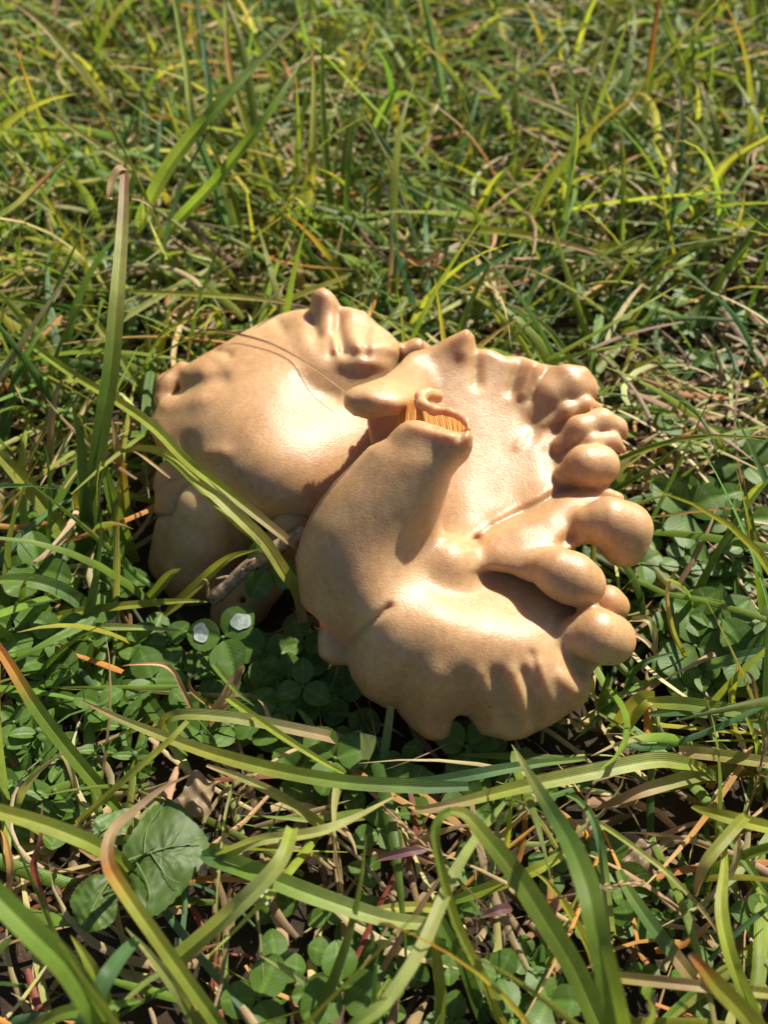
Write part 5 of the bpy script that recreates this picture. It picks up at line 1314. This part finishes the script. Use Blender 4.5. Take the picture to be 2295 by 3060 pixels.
outline_leaf('broad_leaf', [(499, 2377), (547, 2412), (589, 2460), (617, 2502), (613, 2544), (596, 2585), (554, 2641), (485, 2710), (443, 2731), (402, 2675), (374, 2599), (347, 2578), (353, 2544), (388, 2488), (443, 2405)], (480, 2560),
             lambda x, y: 3.0 + (y - 2560) * 0.001 - (x - 480) * 0.002, 'large wrinkled dark green leaf lying under the kinked blade', (0.062, 0.110, 0.020), crinkle=0.00045, fr=1.6, dome=0.0025,
             rib=[[(350, 2585), (430, 2555), (520, 2528), (605, 2505)], [(400, 2565), (440, 2640), (450, 2700)], [(450, 2550), (500, 2620), (540, 2640)], [(430, 2557), (440, 2480), (490, 2400)], [(500, 2535), (540, 2480), (560, 2440)]], seed=3, serr=0.02)
outline_leaf('broad_leaf', [(262, 2495), (290, 2430), (340, 2418), (400, 2415), (375, 2470), (345, 2510), (340, 2540), (300, 2530)], (325, 2475), lambda x, y: 2.4 - (x - 325) * 0.003, 'pale downy folded leaf lobe behind the large wrinkled leaf', (0.13, 0.20, 0.075), crinkle=0.0005, seed=5, serr=0.02,
             rib=[[(265, 2500), (320, 2475), (395, 2418)]])
outline_leaf('broad_leaf', [(201, 2690), (222, 2640), (280, 2610), (330, 2620), (346, 2680), (335, 2740), (290, 2778), (235, 2770)], (272, 2695), lambda x, y: 2.6 + (y - 2695) * 0.001, 'rounded dark green leaf below the large wrinkled leaf', (0.07, 0.12, 0.024), crinkle=0.0004, seed=9, serr=0.02,
             rib=[[(330, 2625), (290, 2690), (250, 2770)]])
outline_leaf('crumpled_leaf', [(1845, 2500), (1890, 2487), (1950, 2500), (1985, 2540), (1975, 2600), (1935, 2635), (1890, 2630), (1850, 2640), (1860, 2580)], (1910, 2560), lambda x, y: 1.4, 'crumpled brown dead leaf lying behind the large glossy blade', (0.22, 0.155, 0.095), crinkle=0.0020, fr=0.45, seed=12, mat=M_STRAW, cat='dry leaf')
outline_leaf('crumpled_leaf', [(530, 2385), (560, 2320), (585, 2300), (620, 2320), (660, 2325), (635, 2360), (625, 2420), (590, 2440), (555, 2420)], (590, 2375), lambda x, y: 2.0, 'torn brown dead leaf behind the wrinkled leaf', (0.25, 0.18, 0.105), crinkle=0.0020, fr=0.45, seed=14, mat=M_STRAW, cat='dry leaf')
outline_leaf('folded_leaf', [(1076, 2186), (1100, 2190), (1122, 2200), (1118, 2235), (1092, 2290), (1080, 2270)], (1098, 2230), lambda x, y: 2.6 - (y - 2230) * 0.016, 'small pale grey-green folded leaf standing below the apron', (0.20, 0.27, 0.13), crinkle=0.0004, seed=15, dome=0.001)
outline_leaf('white_scrap', [(745, 2655), (770, 2620), (805, 2640), (808, 2690), (780, 2700)], (775, 2662), lambda x, y: 1.8, 'pale whitish scrap of leaf under the wide folded blade', (0.30, 0.34, 0.25), crinkle=0.0012, seed=17, cat='leaf scrap', mat=M_STRAW)
for pts, zs, w, lab in (([(1612, 2797), (1640, 2735), (1674, 2673)], (3.2, 4, 4.6), 46, 'purple-brown pointed leaf hanging over the broad hooped blade'),
                        ([(1530, 2714), (1490, 2720), (1433, 2742)], (3, 3.4, 3.2), 32, 'small purple pointed leaf left of the hanging purple leaf'),
                        ([(1284, 2535), (1220, 2545), (1150, 2562), (1115, 2575)], (3, 3.2, 3, 2.8), 28, 'purple and tan pointed leaf at the seed head end')):
    blade(pts, zs, w, [(0, 'u'), (0.7, 'u'), (1, 't')], lab, name='purple_leaf', cat='leaf', fold=0.5, taper=(0.25, 0), mat=M_LEAF)

# small leafy weeds
OVATE = data_from('leaf', *leaflet_mesh('leaf', 1.0, 0.5, 0.0, 0.3, 0.0, 0.15), M_LEAF)


def weed(px, py, z, size, n, label, group=None):
    p = at(px, py, z)
    L = size * float(to_pixel(p)[2]) / FPX
    root = empty('leafy_weed', p)
    for k in range(n):
        a = k * 2.4 + rng.uniform(-.3, .3)
        el = rng.uniform(-0.15, 0.75)
        h = -(1 - k / n) * min(p[2] * 0.6, 0.012)
        link('leaf', OVATE, root, (-math.sin(a) * L * .05, math.cos(a) * L * .05, h), (el, rng.uniform(-.2, .2), a), L * rng.uniform(0.7, 1.1))
    link('stalk', STALK, root, (0, 0, 0), (rng.uniform(-.1, .1), rng.uniform(-.1, .1), 0), (0.02, 0.02, p[2] * 1.05))
    tag(root, label, 'weed', group)


for (x, y, z, s) in [(40, 2240, 1.6, 85), (110, 2180, 1.8, 80), (180, 2260, 1.4, 85), (300, 2230, 1.6, 70), (360, 2160, 1.6, 85), (400, 2250, 1.6, 70), (260, 2330, 1.2, 75), (160, 2360, 1.6, 120), (60, 2330, 1.4, 90), (330, 2080, 1.2, 80), (410, 2300, 1.0, 60)]:
    weed(x, y, z, s, 8, 'small leafy weed with downy oval leaves among blades at left front', 'leafy weeds at the left front')
for (x, y, z, s) in [(2000, 2740, 1.0, 55), (1960, 2640, 1.0, 60), (1900, 1560, 1.0, 55), (2060, 1430, 1.0, 60), (2150, 1460, 1.0, 55), (1980, 1480, 0.9, 55), (2130, 2010, 1.0, 50), (2270, 1620, 1.0, 50)]:
    weed(x, y, z, s, 7, 'low weed with tiny pale oval leaves on the right side', 'tiny weeds on the right')

# ------------------------------------------------------------------ twig leaning on the stems
m_t, ns, ls = new_mat('bark')
o_ = node(ns, 'ShaderNodeOutputMaterial'); b_ = node(ns, 'ShaderNodeBsdfPrincipled')
tc_ = node(ns, 'ShaderNodeTexCoord'); mp_ = node(ns, 'ShaderNodeMapping'); mp_.inputs['Scale'].default_value = (1, 1, 1)
n_ = node(ns, 'ShaderNodeTexNoise', i_Scale=330.0, i_Detail=8.0, i_Roughness=0.7)
rr_ = ramp(ns, [(0.36, (0.10, 0.065, 0.04)), (0.5, (0.28, 0.19, 0.115)), (0.66, (0.46, 0.34, 0.22))])
bp_ = node(ns, 'ShaderNodeBump', i_Strength=0.6, i_Distance=0.0005)
ls.new(tc_.outputs['Object'], mp_.inputs['Vector']); ls.new(mp_.outputs[0], n_.inputs['Vector']); ls.new(n_.outputs['Fac'], rr_.inputs['Fac']); ls.new(rr_.outputs['Color'], b_.inputs['Base Color'])
ls.new(n_.outputs['Fac'], bp_.inputs['Height']); ls.new(bp_.outputs[0], b_.inputs['Normal']); b_.inputs['Roughness'].default_value = 0.85; ls.new(b_.outputs[0], o_.inputs[0])
tw = catmull(np.array([at(*p) for p in [(632, 1796, 1.7), (690, 1740, 2.3), (750, 1690, 2.9), (800, 1655, 3.3), (860, 1618, 3.7), (910, 1592, 4.0)]]), 40)
vv, ff = tube(tw, 0.0029 * (1 + 0.06 * np.sin(np.arange(40) * 0.5)) * np.where(np.arange(40) < 2, 0.8, 1), 14)
twig = empty('twig', at(690, 1740, 0))
mesh_obj('stick', vv, ff, m_t, twig)
vv, ff = tube(catmull(np.array([at(*p) for p in [(700, 1728, 2.4), (675, 1725, 2.5), (645, 1730, 2.5)]]), 10), np.linspace(0.0011, 0.0004, 10), 7)
mesh_obj('splinter', vv, ff, m_t, twig)
for a, b2 in (((738, 1690, 3.35), (762, 1668, 3.55)), ((712, 1716, 3.0), (728, 1700, 3.15))):
    vv, ff = tube([at(*a), (at(*a) + at(*b2)) / 2 + np.array([0, 0, 0.0008]), at(*b2)], [0.0004, 0.0007, 0.0003], 6)
    mesh_obj('bark_flake', vv, ff, m_t, twig)
tag(twig, 'short weathered grey-brown twig leaning on the pale front stem', 'twig')

# seed spikes
def seed_spike(pts, zs, label, n=26):
    W = np.array([at(p[0], p[1], z) for p, z in zip(pts, np.interp(np.linspace(0, 1, len(pts)), np.linspace(0, 1, len(zs)), zs))])
    P = catmull(W, 40)
    root = empty('seed_head', P[0])
    vv, ff = tube(P, [0.00035] * 40, 6)
    mesh_obj('stalk', vv, ff, M_STRAW, root, col=np.tile(np.array(PAL['t']), (len(vv), 1)), uv=np.zeros((len(vv), 2)))
    V, F = [], []
    for k in range(n):
        i = int(12 + k * 26 / n); p = P[i]; T = P[min(i + 1, 39)] - P[i - 1]; T = T / np.linalg.norm(T)
        s = np.cross(T, rng.normal(0, 1, 3)); s /= np.linalg.norm(s)
        a = p + s * 0.0004; e = p + T * 0.0024 + s * 0.0012; q = np.cross(T, s) * 0.0004
        b = len(V)
        V += [a, (a + e) / 2 + q, e, (a + e) / 2 - q, (a + e) / 2 + s * 0.0004]
        F += [(b, b + 1, b + 4), (b + 1, b + 2, b + 4), (b + 2, b + 3, b + 4), (b + 3, b, b + 4)]
    g = mesh_obj('grains', V, F, M_STRAW, root, col=np.tile(np.array(PAL['d']), (len(V), 1)), uv=np.zeros((len(V), 2)), smooth=False)
    tag(g, kind='stuff')
    tag(root, label, 'seed head')


seed_spike([(1285, 2545), (1240, 2500), (1195, 2455), (1150, 2415)], (2.6, 3.2, 3.6, 3.6), 'thin brown seed head left of the hooped blade')
seed_spike([(1640, 2690), (1730, 2670), (1830, 2650), (1925, 2632)], (3, 3.6, 3.8, 3.6), 'thin seed head stalk crossing behind the glossy blade')
seed_spike([(2230, 2440), (2265, 2330), (2285, 2230), (2300, 2130)], (2.4, 4, 5, 6), 'dark thin seed stalk rising at the right edge')
